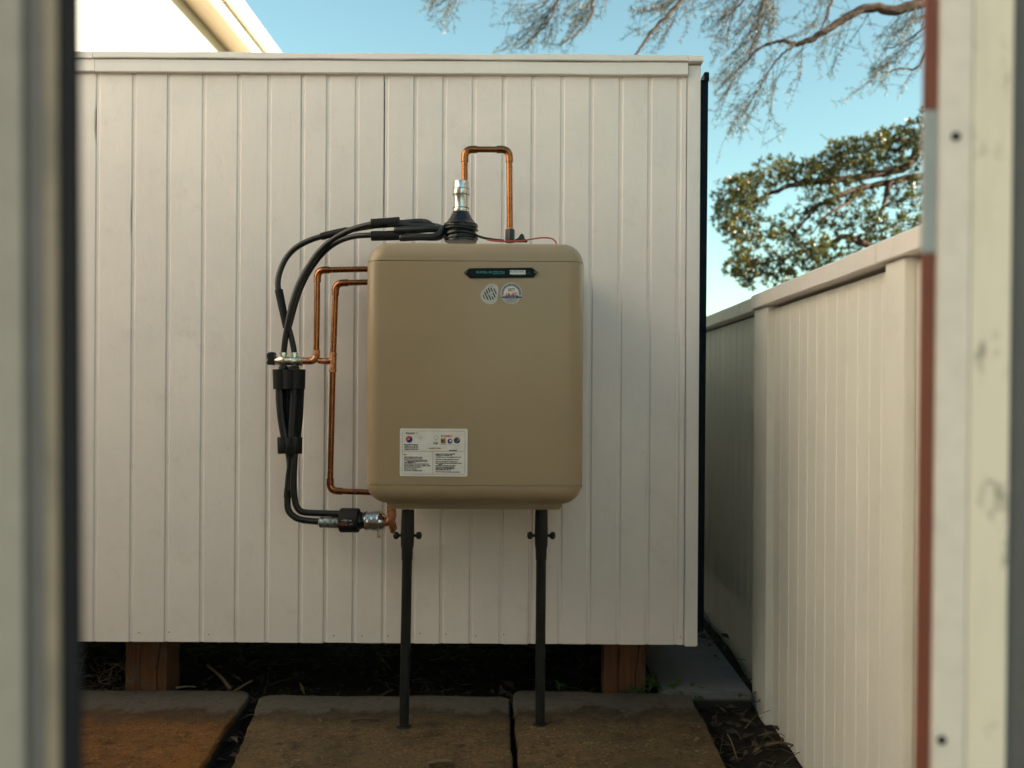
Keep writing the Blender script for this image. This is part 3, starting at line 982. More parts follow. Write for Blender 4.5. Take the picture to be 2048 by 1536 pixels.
x, z = FP(1023, 594.9); make('lettering', text_mb('TUOM DINORJ', S(3.0, YF), x, z, y2_ - 0.0002, 'CENTER', 0.95), M['white_print'], st)
x, z = FP(1023, 601.8); t1 = text_mb('THE DONRS LAT', S(3.2, YF), x, z, y2_, 'CENTER', 0.85)
x, z = FP(1022, 605); t2 = text_mb('PNET SOOT UIN', S(3.0, YF), x, z, y2_, 'CENTER', 0.8)
make('lettering', merge([t1, t2]), M['navy_ink'], st)
# information label
pts = []
a = FP(799.5, 952.3); b = FP(935.5, 857.5)
lab = make('info_label', MB().prism(rrect(a[0], b[0], a[1], b[1], 0.0035, 4)[::-1] if False else rrect(a[0], b[0], a[1], b[1], 0.0035, 4), YF - 0.0010, YF - 0.0001), M['label'], heater)
lab['label'] = 'white printed information label low on the front panel'
yl = YF - 0.0014
def line(x0, y0, x1, y1, w_=0.5):
    if abs(y1-y0) < abs(x1-x0): return qpx(x0, y0-w_/2, x1, y0+w_/2, yl)
    return qpx(x0-w_/2, y0, x0+w_/2, y1, yl)
make('ruled_lines', merge([line(805, 862, 930, 862, .45), line(805, 948.2, 930, 948.2, .45), line(804.8, 864, 804.8, 946, .45), line(929.8, 864, 929.8, 946, .45), line(805, 902.4, 930, 902.4, .6), line(866, 902.8, 866, 947, .5)]), M['grey_ink'], lab)
rnd = random.Random(11)
syl = ['no', 'res', 'tan', 'mo', 'lir', 'eu', 'sam', 'pol', 'de', 'ruc', 'in', 'or', 'wes', 'ab', 'um']
def gib(n):
    s = ''
    while len(s) < n:
        s += ''.join(rnd.choice(syl) for _ in range(rnd.randint(1, 3))) + ' '
    return s[:n].strip()
def fit_text(body, x0, x1, yb, h, y=None):
    t = text_mb(body, S(h, YF)*1.35, 0, 0, yl if y is None else y, bold=0.00022)
    wmax = max(v[0] for v in t.v) or 1
    ax, az = FP(x0, yb); bx, _ = FP(x1, yb)
    k = (bx - ax) / wmax
    t.v = [(ax + v[0]*k, v[1], az + v[2]) for v in t.v]
    return t
rows = [(808, 836, 890, 2.6), (809, 836.5, 893, 2.2), (809, 836.5, 896.2, 2.2), (809, 836.5, 899.2, 2.2), (898, 914, 901.6, 2.4)]
rows += [(808, 813, 910, 2.6)]
rows += [(808.5, 845, 915, 2.4), (808.5, 845, 918.2, 2.2), (808.5, 855, 921, 2.2), (815, 855, 923.6, 2.2), (808.5, 831, 925.6, 2.4), (808.5, 858, 928.6, 2.4), (808.5, 861, 932, 2.4), (808.5, 842, 934.8, 2.4), (808.5, 834, 938.6, 2.4), (808.5, 844, 941.8, 2.2)]
rows += [(871, 910, 908.6, 2.3), (871, 904, 911, 2.0), (871, 922, 914.8, 2.3), (871, 918, 919.5, 2.3), (871, 914, 924, 2.3), (871, 923, 927, 2.3), (876, 885, 929.6, 2.2), (871, 911, 932, 2.3), (871, 908, 935, 2.3), (871, 909, 937.4, 2.2), (871, 903, 940, 2.2)]
make('printed_text', merge([fit_text(gib(int((x1-x0)/1.35)), x0, x1, yb, h) for x0, x1, yb, h in rows]), M['ink'], lab)
make('printed_text', merge([fit_text('THANSZT *1', 811, 835, 868, 3.4)]), M['ink'], lab)
make('printed_text', merge([fit_text('WVTTNIOTRIMIII', 871, 904, 945, 3.2), fit_text('REMD', 882, 905, 874.2+0.2, 5.2), fit_text('scu msumt acmem', 858.5, 882, 897.3, 3.0)]), M['pink_ink'], lab)
make('printed_text', fit_text('omulus', 905, 920, 945, 3.0), M['grey_ink'], lab)
make('printed_text', fit_text('ABI', 866.5, 876, 888.4, 4.2), M['grey_ink'], lab)
def lo(px, py, r_, mat, a0=0, a1=360, y=yl, name='logo', sz=1.0, ri=0):
    q = FP(px, py)
    d = disc(q[0], q[1], S(r_, YF), y, 24, a0, a1, S(ri, YF))
    return make(name, d, mat, lab)
lo(818.5, 878.5, 6.8, M['blue_ink'], -135, 45); lo(818.5, 878.5, 6.8, M['red_ink'], 45, 225)
q = FP(817.5, 878.5); make('logo', MB().add([(q[0]-S(2.6,YF), yl-.0002, q[1]-S(1.8,YF)), (q[0]+S(1.4,YF), yl-.0002, q[1]-S(0.4,YF)), (q[0]+S(2.8,YF), yl-.0002, q[1]+S(1.8,YF)), (q[0]-S(1.0,YF), yl-.0002, q[1]+S(0.6,YF))], [(0,1,2,3)]), M['white_print'], lab)
lo(840.8, 875, 3.2, M['grey_ink'], 0, 360, yl, 'logo', 1, 2.7)
lo(871.5, 875, 4.1, M['grey_ink'], 0, 360, yl, 'logo', 1, 3.6)
make('logo', merge([line(871.5, 879, 871.5, 884, .5), line(867, 882.5, 867, 886, .6), line(875.5, 882.5, 875.5, 886, .5)]), M['grey_ink'], lab)
make('logo', qpx(882, 877, 891, 886.8, yl), M['brown_ink'], lab); lo(886.6, 881.5, 4.2, M['gold_ink'], -150, 150, yl-.0002, 'logo', 1, 2.0)
lo(900, 882.3, 4.9, M['purple_ink']); lo(901, 881.6, 2.1, M['white_print'], y=yl-.0002)
lo(914, 880.5, 6.3, M['navy_ink'], 150, 390); lo(914, 880.5, 6.3, M['red_ink'], 30, 150)
q = FP(914, 880.5); make('logo', MB().add([(q[0]-S(2.4,YF), yl-.0003, q[1]-S(4.4,YF)), (q[0]+S(5.4,YF), yl-.0003, q[1]+S(2.6,YF)), (q[0]+S(4.6,YF), yl-.0003, q[1]+S(3.8,YF))], [(0,1,2)]), M['white_print'], lab)
make('logo', merge([line(881, 889, 892, 889, .6), line(895.5, 888.7, 906, 888.7, .5)]), M['grey_ink'], lab)

# ================================================================== PLUMBING
def coupling_ring(name, c, d, r_, h_, mat, parent):
    """short collar centred on c along direction d"""
    d = d.normalized()
    mb = MB().tube([c - d*h_/2, c - d*h_*0.42, c + d*h_*0.42, c + d*h_/2], [r_*0.94, r_, r_, r_*0.94], 18)
    return make(name, mb, mat, parent, auto=40)
def elbow(parent, b, u, v, r_, mat, R_=0.021, grip=0.012):
    """capillary elbow at corner b, arms towards u and v"""
    u, v = u.normalized(), v.normalized()
    path = [b + u*(R_ + grip)]
    for k in range(9):
        t = k/8
        path.append((b + u*R_)*(1-t)**2 + b*2*t*(1-t) + (b + v*R_)*t*t)
    path.append(b + v*(R_ + grip))
    return make('elbow', MB().tube(path, r_*1.24, 18), mat, parent, auto=40)
def run(parent, a, b, r_, mat, name='tube', trim=(0, 0)):
    d = (b - a).normalized()
    return make(name, MB().tube([a + d*trim[0], b - d*trim[1]], r_, 18), mat, parent, auto=40)
RP = 0.0080
YP = 2.385
# loop above the heater
p1, p2, p3, p4 = P(929.5, 366, 2.31), P(929.5, 299, 2.31), P(1018.5, 299, 2.31), P(1020, 462, 2.31)
q = empty('copper_pipe', (p4.x, 2.31, hz1), 'copper pipe bent in a tall square loop above the heater', 'pipe')
run(q, p1 - Vector((0,0,0.03)), p2, RP, M['copper'], trim=(0, .021)); elbow(q, p2, p1-p2, p3-p2, RP, M['copper'])
run(q, p2, p3, RP, M['copper'], trim=(.021, .021)); elbow(q, p3, p2-p3, p4-p3, RP, M['copper'])
run(q, p3, p4, RP, M['copper'], trim=(.021, 0))
coupling_ring('solder_joint', P(1020, 460, 2.31), Vector((0,0,1)), RP*1.22, 0.010, M['solder'], q)
z0 = P(1020, 482, 2.31).z
mb = MB().lathe([(0.0125, z0 - p4.z - 0.004), (0.0125, 0.002), (0.0115, 0.004)], (p4.x, 2.31, p4.z), 8)
make('gland', mb, M['black'], q, auto=30)
# outer side pipe
a, b, c_, d_ = P(604, 722, YP), P(632.5, 722, YP), P(635, 540.5, YP), P(760, 537.5, YP)
q = empty('copper_pipe', (b.x, YP, b.z), 'outer copper pipe rising from the brass manifold to the left side of the heater', 'pipe')
run(q, a, b, RP, M['solder'], trim=(0, .021)); elbow(q, b, a-b, c_-b, RP, M['solder'], 0.018, 0.012)
run(q, b, c_, RP, M['copper'], trim=(.021, .021)); elbow(q, c_, b-c_, d_-c_, RP, M['copper'])
run(q, c_, d_, RP, M['copper'], trim=(.021, 0))
coupling_ring('solder_joint', P(611, 722, YP), Vector((1,0,0)), RP*1.2, 0.014, M['solder'], q)
# inner side pipe with tee
t_, u_, v_ = P(666, 722, YP), P(671.5, 566.5, YP), P(760, 563.5, YP)
l_, m_ = P(660, 981.5, YP), P(775, 986, YP)
q = empty('copper_pipe', (l_.x, YP, l_.z), 'inner copper pipe with a tee joining the heater side high and low', 'pipe')
run(q, t_, u_, RP, M['copper'], trim=(0.01, .021)); elbow(q, u_, t_-u_, v_-u_, RP, M['copper'])
run(q, u_, v_, RP, M['copper'], trim=(.021, 0))
run(q, t_, l_, RP, M['copper'], trim=(0.01, .021)); elbow(q, l_, t_-l_, m_-l_, RP, M['copper'])
run(q, l_, m_, RP, M['copper'], trim=(.021, 0))
s_ = P(637, 721.5, YP)
mb = MB().tube([t_ + (u_-t_).normalized()*0.022, t_, t_ + (l_-t_).normalized()*0.028], RP*1.17, 18)
tee = make('tee', mb, M['solder'], q, auto=40)
make('tee_branch', MB().tube([t_, P(645, 722, YP)], RP*1.12, 18), M['solder'], tee, auto=40)
make('capped_stub', MB().tube([P(647, 722, YP), s_, s_ - Vector((0.003,0,0))], [RP*1.02, RP, RP*0.6], 18), M['solder'], tee, auto=40)
for k, (c0, dd) in enumerate(((t_ + (u_-t_).normalized()*0.020, u_-t_), (t_ + (l_-t_).normalized()*0.027, l_-t_))):
    coupling_ring('solder_joint', c0, dd, RP*1.26, 0.006, M['solder'], q)

# manifold
YM = 2.385
man = empty('brass_manifold', (P(577, 738, YM).x, YM, P(577, 738, YM).z), 'small brass valve manifold with a black tap joining hoses and copper pipe', 'manifold')
c0 = P(577, 722, YM)
def X_(px): return P(px, 722, YM).x - c0.x
prof = [(0.0095, X_(549)), (0.0105, X_(553)), (0.0145, X_(560)), (0.0158, X_(565)), (0.0158, X_(569)), (0.0118, X_(571)), (0.0118, X_(583)), (0.0145, X_(584.5)), (0.0145, X_(588)), (0.0128, X_(590)), (0.0128, X_(604)), (0.0105, X_(606))]
make('valve_body', MB().lathe(prof, c0, 20, 'X'), M['brass'], man, auto=35)
for px in (566.5, 588.5):
    ct = P(px, 722, YM)
    make('hose_nut', MB().lathe([(0.0085, 0.008), (0.0085, 0.0155), (0.0103, 0.0165), (0.0103, 0.0185), (0.0112, 0.0195), (0.0112, 0.0225), (0.009, 0.0235)], ct, 8), M['chrome'], man, auto=30)
    make('hose_nut', MB().lathe([(0.0085, -0.008), (0.0085, -0.015), (0.0095, -0.016), (0.0095, -0.024)], ct, 8), M['brass'], man, auto=30)
tp = [(535, 727.5), (537.5, 720), (535, 709), (540, 704.5), (550, 704.5), (551, 712), (549.8, 731), (545, 730), (536.5, 730)]
pts = [(P(u, v, YM).x, P(u, v, YM).z) for u, v in tp]
make('tap_handle', MB().prism(pts, YM - 0.012, YM + 0.012), M['black'], man, bevel=0.002)

# hoses
RH = 0.0078
def hose(path, label, r_=RH, group='black hoses on the left of the heater', sleeves=(), mat='black'):
    sm = smooth_path(path, 8)
    base = Vector(sm[-1])
    o = empty('rubber_hose', base, label, 'hose', group)
    make('hose_tube', MB().tube(sm, r_, 14), M[mat], o, smooth=True)
    return o, sm
def sleeve(o, pts, r0, r1=None, n=16, mat='foam'):
    r1 = r1 or r0
    sm = smooth_path(pts, 4)
    m = len(sm)
    rr = [r0 + (r1-r0)*i/(m-1) for i in range(m)]
    sm = [sm[0]] + sm + [sm[-1]]
    rr = [rr[0]*0.8] + rr + [rr[-1]*0.8]
    d0 = (sm[2]-sm[1]).normalized(); d1 = (sm[-2]-sm[-3]).normalized()
    sm[0] = sm[0] - d0*0.0008; sm[-1] = sm[-1] + d1*0.0008
    make('foam_sleeve', MB().tube(sm, rr, n), M[mat], o, auto=50)
ya = 2.385
def pl(lst): return [P(u, v, y) for u, v, y in lst]
o1, _ = hose(pl([(868, 459, 2.33), (858, 447, 2.335), (840, 443, 2.34), (799, 446, 2.345), (760, 450, 2.35), (725, 455.5, 2.36), (690, 462, 2.375), (655, 470, 2.395), (620, 480.5, 2.40), (590, 497, 2.40), (570, 520, 2.40), (558, 550, 2.395), (556, 575, 2.392), (562, 605, 2.39), (571, 635, 2.387), (580, 665, 2.385), (586, 690, 2.385), (589, 710, 2.385)]),
    'outermost black hose arching from heater top to right manifold nut')
sleeve(o1, pl([(643.5, 473, 2.398), (668, 466.5, 2.388), (694, 460.5, 2.374)]), 0.0103, 0.0088)
sleeve(o1, pl([(557.5, 580, 2.392), (564, 612, 2.388), (573, 655, 2.384)]), 0.0112, 0.0098)
o2, _ = hose(pl([(880, 456, 2.325), (858, 450.5, 2.33), (830, 452, 2.33), (799, 449, 2.33), (765, 447.5, 2.33), (735, 450.5, 2.34), (700, 461, 2.355), (668, 478, 2.37), (640, 502, 2.38), (616, 535, 2.38), (598, 568, 2.378), (585, 605, 2.375), (577, 640, 2.375), (571, 675, 2.38), (567, 710, 2.385)]),
    'inner black hose arching from heater top to left manifold nut', 0.0081)
sleeve(o2, pl([(743, 447.5, 2.333), (771, 445.8, 2.333), (799, 443.5, 2.333)]), 0.0132)
o3, _ = hose(pl([(884, 472, 2.32), (860, 475, 2.325), (830, 474, 2.328), (799, 472, 2.33), (765, 470.5, 2.33), (735, 470.5, 2.335), (705, 473.5, 2.35), (675, 484, 2.37), (648, 504, 2.39), (624, 534, 2.40), (606, 566, 2.40), (593, 600, 2.40), (582, 640, 2.40), (573, 672, 2.40)]),
    'third black hose running behind the inner hose into the lower foam sleeve', 0.0074)
sleeve(o3, pl([(743, 472, 2.333), (771, 471.5, 2.333), (799, 470.5, 2.333)]), 0.0132)
# looped ends lying on the heater
hose(pl([(790, 460, 2.325), (830, 459.5, 2.315), (865, 457.5, 2.31), (880, 461, 2.315), (884, 468, 2.33), (874, 474, 2.35), (845, 474, 2.37), (800, 472, 2.38)]), 'black hose looped back on itself on top of the heater', 0.0098)
hose(pl([(800, 476, 2.29), (835, 474.5, 2.285), (868, 473, 2.285), (882, 465, 2.295), (884, 458, 2.31), (872, 453, 2.33)]), 'black hose lying flat along the top edge of the heater beside the flue boot', 0.0090)
# four hoses below the manifold
bnd = [((566, 737), (560, 778), (563, 830), (570, 873)), ((574, 737), (575, 778), (577, 830), (576, 873)), ((584, 737), (588, 778), (586, 830), (584, 873)), ((592, 737), (600, 778), (598, 830), (594, 873))]
names = ['leftmost of the four black hoses below the brass manifold', 'second of the four black hoses below the brass manifold', 'third of the four black hoses below the brass manifold', 'rightmost of the four black hoses below the brass manifold']
tails = [None, [(583, 905, 2.378), (577, 960, 2.382), (575, 1000, 2.385), (577, 1020, 2.385), (588, 1033, 2.385), (606, 1040, 2.383), (645, 1044, 2.38)], None, [(590, 905, 2.372), (588, 935, 2.37), (587, 965, 2.37), (589, 995, 2.372), (594, 1014, 2.375), (606, 1024, 2.378), (640, 1026.5, 2.38), (686, 1027.5, 2.38)]]
for k in range(4):
    yy = (2.375, 2.39, 2.37, 2.385)[k]
    pth = [(u, v, yy) for u, v in bnd[k]]
    pth = [(pth[0][0], 734, yy)] + pth
    if tails[k]:
        pth += tails[k]
    else:
        pth += [(pth[-1][0] + (8 if k == 0 else -1), 900, yy), (582 if k == 0 else 583, 930, yy + 0.012), (581, 985, yy + 0.012)]
    o, sm = hose(pl(pth), names[k], (0.0118, 0.0104, 0.0108, 0.0118)[k] if not tails[k] else 0.0088)
    if tails[k]:
        sleeve(o, pl([(bnd[k][1][0], 776, yy), (bnd[k][2][0], 830, yy), (bnd[k][3][0], 876, yy)]), 0.0118, 0.0104)
    if k == 1:
        sleeve(o, pl([(578.5, 960, 2.383), (575.5, 985, 2.385), (575.2, 996, 2.385)]), 0.0100)
def bundle_sleeve(label, x0, x1, y0, y1, n, Y):
    pts = []
    ed_ = (x1-x0)/n/2*1.28
    xs_ = [x0 + ed_ + (x1-x0-2*ed_)*k/(n-1) for k in range(n)]
    rr = (x1-x0)/n/2*1.28
    c = P((x0+x1)/2, y1, Y)
    o = empty('hose_clamp', c, label, 'hose clamp')
    for k in range(n):
        rk = S(rr, Y)
        dy = -0.006*math.sin(math.pi*(k+0.5)/n)
        a_, b_ = P(xs_[k], y0 + (0.6 if k % 2 else 0), Y + dy), P(xs_[k] + (1.2 if k < n/2 else -1.2), y1, Y + dy)
        d_ = (b_-a_).normalized()
        make('clamp_lobe', MB().tube([a_, a_ + d_*0.001, b_ - d_*0.001, b_], [rk*0.93, rk, rk, rk*0.93], 20), M['foam'], o, auto=50)
    return o
bundle_sleeve('wide black foam clamp round the hoses just below the brass manifold', 545.5, 611, 738.5, 778, 3, 2.372)
bundle_sleeve('narrow black clamp holding the hoses together lower down', 554.5, 605, 874, 907, 3, 2.372)

# lower coupling
YC = 2.375
cc = P(708, 1040, YC)
cp = empty('hose_coupling', (cc.x, YC, cc.z - 0.03), 'black cylindrical hose coupling with steel clamp and copper elbow under the heater', 'coupling')
def lx(lst, py, Y=YC): 
    c = P(700, py, Y); return MB().lathe([(S(r_, Y), P(u, py, Y).x - c.x) for u, r_ in lst], c, 24, 'X')
make('foil_tail', lx([(638, 8.5), (641, 11), (652, 10.5), (668, 11.2), (680, 11)], 1045), M['foil'], cp, auto=40)
bd = make('coupling_body', lx([(680, 21), (681.5, 23.5), (684, 24.3), (717, 24.3), (718.5, 22)], 1040.5), M['foam'], cp, auto=40)
make('rubber_collar', lx([(717, 17.5), (723, 17.5), (726, 15.5), (729, 17), (733, 19), (734, 16)], 1041), M['black'], cp, auto=40)
make('steel_sleeve', lx([(731, 18.5), (734, 19.6), (737, 18.5), (741, 18.2), (745, 18.5), (746, 20), (756, 20), (757, 21.6), (759, 21.8), (760, 18), (766, 17), (770, 14)], 1042), M['chrome'], cp, auto=40)
make('clamp_screw', MB().lathe([(0.004, 0.0), (0.004, -0.016), (0.006, -0.017), (0.006, -0.021)], P(757, 1060, YC - 0.004), 10), M['brass'], cp, auto=40)
e0, e1 = P(764, 1044, YC), P(789, 1043, YC)
make('copper_elbow', MB().tube(arc_path([P(762, 1045, YC), P(784, 1043, YC), P(782, 1004, YC)], 0.020), 0.0125, 18), M['solder'], cp, auto=40)
make('copper_branch', MB().tube([P(782, 1043, YC), P(787, 1057, YC), P(784, 1066, YC)], [0.012, 0.010, 0.0045], 14), M['solder'], cp, auto=40)
x, z, yy = P(686, 1037.5, YC).x, P(686, 1037.5, YC).z, YC - S(24.3, YC) - 0.0004
def curved(mb, mat):
    # lay flat lettering onto the round body
    r_ = S(24.3, YC) + 0.0003; cz = P(700, 1040.5, YC).z
    mb.v = [(v[0], YC - math.sqrt(max(0, r_*r_ - (v[2]-cz)**2)), v[2]) for v in mb.v]
    make('lettering', mb, mat, bd)
x, z = P(688, 1038.8, YC).x, P(688, 1038.8, YC).z
curved(text_mb('n10JA .inz', S(5, YC), x, z, 0), M['white_print'])
x, z = P(681.5, 1044, YC).x, P(681.5, 1044, YC).z
curved(text_mb('BONALOA', S(3.8, YC), x, z, 0, bold=0.0001), M['pink_ink'])
x, z = P(681.5, 1047.6, YC).x, P(681.5, 1047.6, YC).z
curved(text_mb('YIWWUNm', S(3.8, YC), x, z, 0, bold=0.0001), M['pink_ink'])
x, z = P(703.5, 1046.5, YC).x, P(703.5, 1046.5, YC).z
curved(text_mb('UM', S(4.4, YC), x, z, 0), M['white_print'])

# flue boot and bright metal stub
YV = 2.31
ct = P(921.5, 480, YV)
def zh(py): return P(921.5, py, YV).z - hz1
flue = empty('flue_boot', (ct.x, YV, hz1), 'black wrapped rubber boot with a bright metal flue stub on top of the heater', 'flue')
prof = [(32, 484), (32.5, 478), (30.5, 474), (31.5, 469), (29.5, 464), (32, 459.5), (33.5, 457), (33, 452.5), (33.8, 449), (29, 445.5), (22, 436), (17.5, 427), (16, 425)]
make('boot', MB().lathe([(S(a_, YV), zh(b_)) for a_, b_ in prof], (ct.x, YV, hz1), 36), M['gloss_black'], flue, auto=50)
prof = [(15.5, 426), (16.2, 424), (15.8, 417.5), (14.6, 416.5), (14.2, 405), (15.2, 395), (16.0, 391), (16.4, 389.5), (16.4, 379.5), (15.6, 378.5), (15.6, 364.5), (15, 363.2), (13.8, 363.2), (13.8, 372)]
make('metal_stub', MB().lathe([(S(a_, YV), zh(b_)) for a_, b_ in prof], (ct.x, YV, hz1), 36), M['chrome'], flue, auto=35)
for py in (378.8, 390.2, 416.8, 424.6):
    make('dark_seam', MB().lathe([(S(15.0, YV), zh(py + 0.6)), (S(16.6, YV), zh(py + 0.6)), (S(16.6, YV), zh(py - 0.6)), (S(15.0, YV), zh(py - 0.6))], (ct.x, YV, hz1), 36, cap=False), M['bolt'], flue)
rnd = random.Random(3)
for k in range(4):
    py = (477, 470, 460, 454)[k]
    pts = []
    for j in range(25):
        t = 2*math.pi*j/24
        rr = S(32.3 + 0.8*math.sin(3*t + k), YV)
        pts.append(Vector((ct.x + rr*math.cos(t), YV + rr*math.sin(t), P(921, py + 1.5*math.sin(2*t + k*1.3), YV).z)))
    make('tape_wrap', MB().tube(pts, 0.0032, 8, cap=False), M['gloss_black'], flue, smooth=True)

# wires on the heater top
wr = smooth_path(pl([(950, 470, 2.30), (965, 475, 2.29), (985, 479, 2.285), (1008, 481.5, 2.285)]), 8)
tag(make('black_cable', MB().tube(wr, 0.0034, 10), M['black'], smooth=True, origin=wr[-1]), 'thin black cable from the flue boot to the gland on the heater top', 'cable')
wr = smooth_path(pl([(974, 479.5, 2.27), (990, 481.8, 2.268), (1012, 482.6, 2.268), (1040, 482, 2.27), (1062, 478.5, 2.275), (1085, 475.5, 2.28), (1102, 477, 2.28), (1110, 482, 2.275), (1113, 488, 2.27)]), 8)
tag(make('red_wire', MB().tube(wr, 0.0021, 10), M['red_wire'], smooth=True, origin=wr[0]), 'thin red wire curving over the right end of the heater top', 'wire')
pts = [(P(u, v, 2.30).x, P(u, v, 2.30).z) for u, v in ((1029, 483.5), (1029, 480), (1036, 477), (1041, 469.5), (1044.5, 467.5), (1048.5, 473), (1048.5, 477.5), (1055, 482), (1055, 484))]
tag(make('cable_clip', MB().prism(pts, 2.292, 2.312), M['black'], bevel=0.001, origin=(P(1042, 484, 2.3).x, 2.3, hz1)), 'small torn black clip beside the gland on the heater top', 'clip')

# ================================================================== FOREGROUND FRAMES OF THE OPENING
def lean_strip(name, parent, mat, xa, xb, y0, y1, z0, z1, lean, bevel=0.001):
    """upright strip; lean shifts its top sideways per metre of height"""
    mb = MB()
    leanbox(mb, xa + lean*(z0-H), xb + lean*(z0-H), z0, xa + lean*(z1-H), xb + lean*(z1-H), z1, y0, y1)
    return make(name, mb, mat, parent, bevel=bevel, auto=40)
YLF = 0.55
def xl(px, Y=YLF): return P(px, VY, Y).x
LL = 0.010
fr = empty('door_frame', (xl(60), YLF, -0.06), 'blurred grey door frame with a black seal close by at the left edge', 'door frame')
def lstrip(name, mat, pa, pb, dy):
    y0 = YLF - dy
    return lean_strip(name, fr, mat, xl(pa, y0), xl(pb, y0), y0, YLF + 0.002, -0.06, 2.1, -LL, 0.0004)
lstrip('seal', M['seal'], 117, 158, 0.002)
lstrip('door_stop', M['jamb_beige'], 90, 116.5, 0.003)
lstrip('channel', M['jamb_slate'], 46, 90.5, 0.001)
lstrip('jamb_board', M['jamb_grey'], -60, 45.5, 0.004)
lean_strip('shade_panel', fr, M['jamb_grey'], HX + 0.002, xl(-60.5) - 0.02, YLF - 0.012, YLF + 0.003, -0.06, 2.05, 0)  # unseen panel added to cut light on the lower board wall
YRF = 0.80
LR = 0.006
fr = empty('door_frame', (xl(1930, YRF), YRF, -0.06), 'blurred cream door frame with a rusty red edge close by at the right edge', 'door frame')
def xr(px): return xl(px, YRF)
zpa, zpb = P(1850, 507, YRF).z, P(1850, 222, YRF).z
lean_strip('red_edge', fr, M['rust'], xr(1840), xr(1867), YRF - 0.002, YRF + 0.004, -0.06, zpa - 0.0005, LR)
lean_strip('edge_plate', fr, M['patch'], xr(1840), xr(1867), YRF - 0.003, YRF + 0.004, zpa, zpb, LR)
lean_strip('red_edge', fr, M['rust'], xr(1840), xr(1867), YRF - 0.002, YRF + 0.004, zpb + 0.0005, 2.1, LR)
fb = lean_strip('face_board', fr, M['jamb_white'], xr(1868.5), xr(1934), YRF - 0.004, YRF + 0.004, -0.06, 2.1, LR)
lean_strip('side_board', fr, M['jamb_stained'], xr(1934.5), xr(2018), YRF - 0.002, YRF + 0.05, -0.06, 2.1, LR)
lean_strip('seal', fr, M['jamb_slate'], xr(2018.5), xr(2075), YRF + 0.004, YRF + 0.05, -0.06, 2.1, LR)
lean_strip('jamb_board', fr, M['jamb_white'], xr(2075.5), xr(2200), YRF - 0.010, YRF + 0.05, -0.06, 2.1, LR)
lean_strip('shade_panel', fr, M['jamb_white'], xr(2200.5) + 0.02, 1.54, YRF - 0.008, YRF + 0.05, -0.06, 1.6, 0)  # unseen right-hand panel, likewise added to dim the lower board wall
for px, py in ((1911, 273), (1883, 1480)):
    q = P(px, py, YRF - 0.004)
    make('screw', MB().lathe([(0.0042, 0.0005), (0.0042, -0.0012), (0.0028, -0.0022)], (q.x, YRF - 0.004, q.z), 12, 'Y'), M['seal'], fb)

# ================================================================== TREES
def leaf_into(mb, p, d, n, L, W, bend=0.15):
    """small folded leaf: 4 triangles"""
    d = d.normalized()
    s = d.cross(n)
    s = s.normalized() if s.length > 1e-5 else d.orthogonal().normalized()
    n = s.cross(d)
    b = len(mb.v)
    m1 = p + d*L*0.45 - n*L*bend*0.4
    tip = p + d*L - n*L*bend
    mb.v += [tuple(p), tuple(m1 + s*W/2 + n*W*0.18), tuple(tip), tuple(m1 - s*W/2 + n*W*0.18), tuple(m1)]
    mb.f += [(b, b+4, b+1), (b+4, b+2, b+1), (b, b+3, b+4), (b+4, b+3, b+2)]
def rdir(rnd):
    while True:
        v = Vector((rnd.uniform(-1,1), rnd.uniform(-1,1), rnd.uniform(-1,1)))
        if 0.05 < v.length < 1: return v.normalized()
def limb_into(mb, pts, r0, r1, n=7, jit=0.0, rnd=None):
    sm = smooth_path(pts, 5)
    if jit:
        sm = [p + rdir(rnd)*jit for p in sm]
    m = len(sm)
    mb.tube(sm, [r0 + (r1-r0)*i/(m-1) for i in range(m)], n)
    return sm
def nearest(p, pool):
    return min(pool, key=lambda q: (q-p).length_squared)

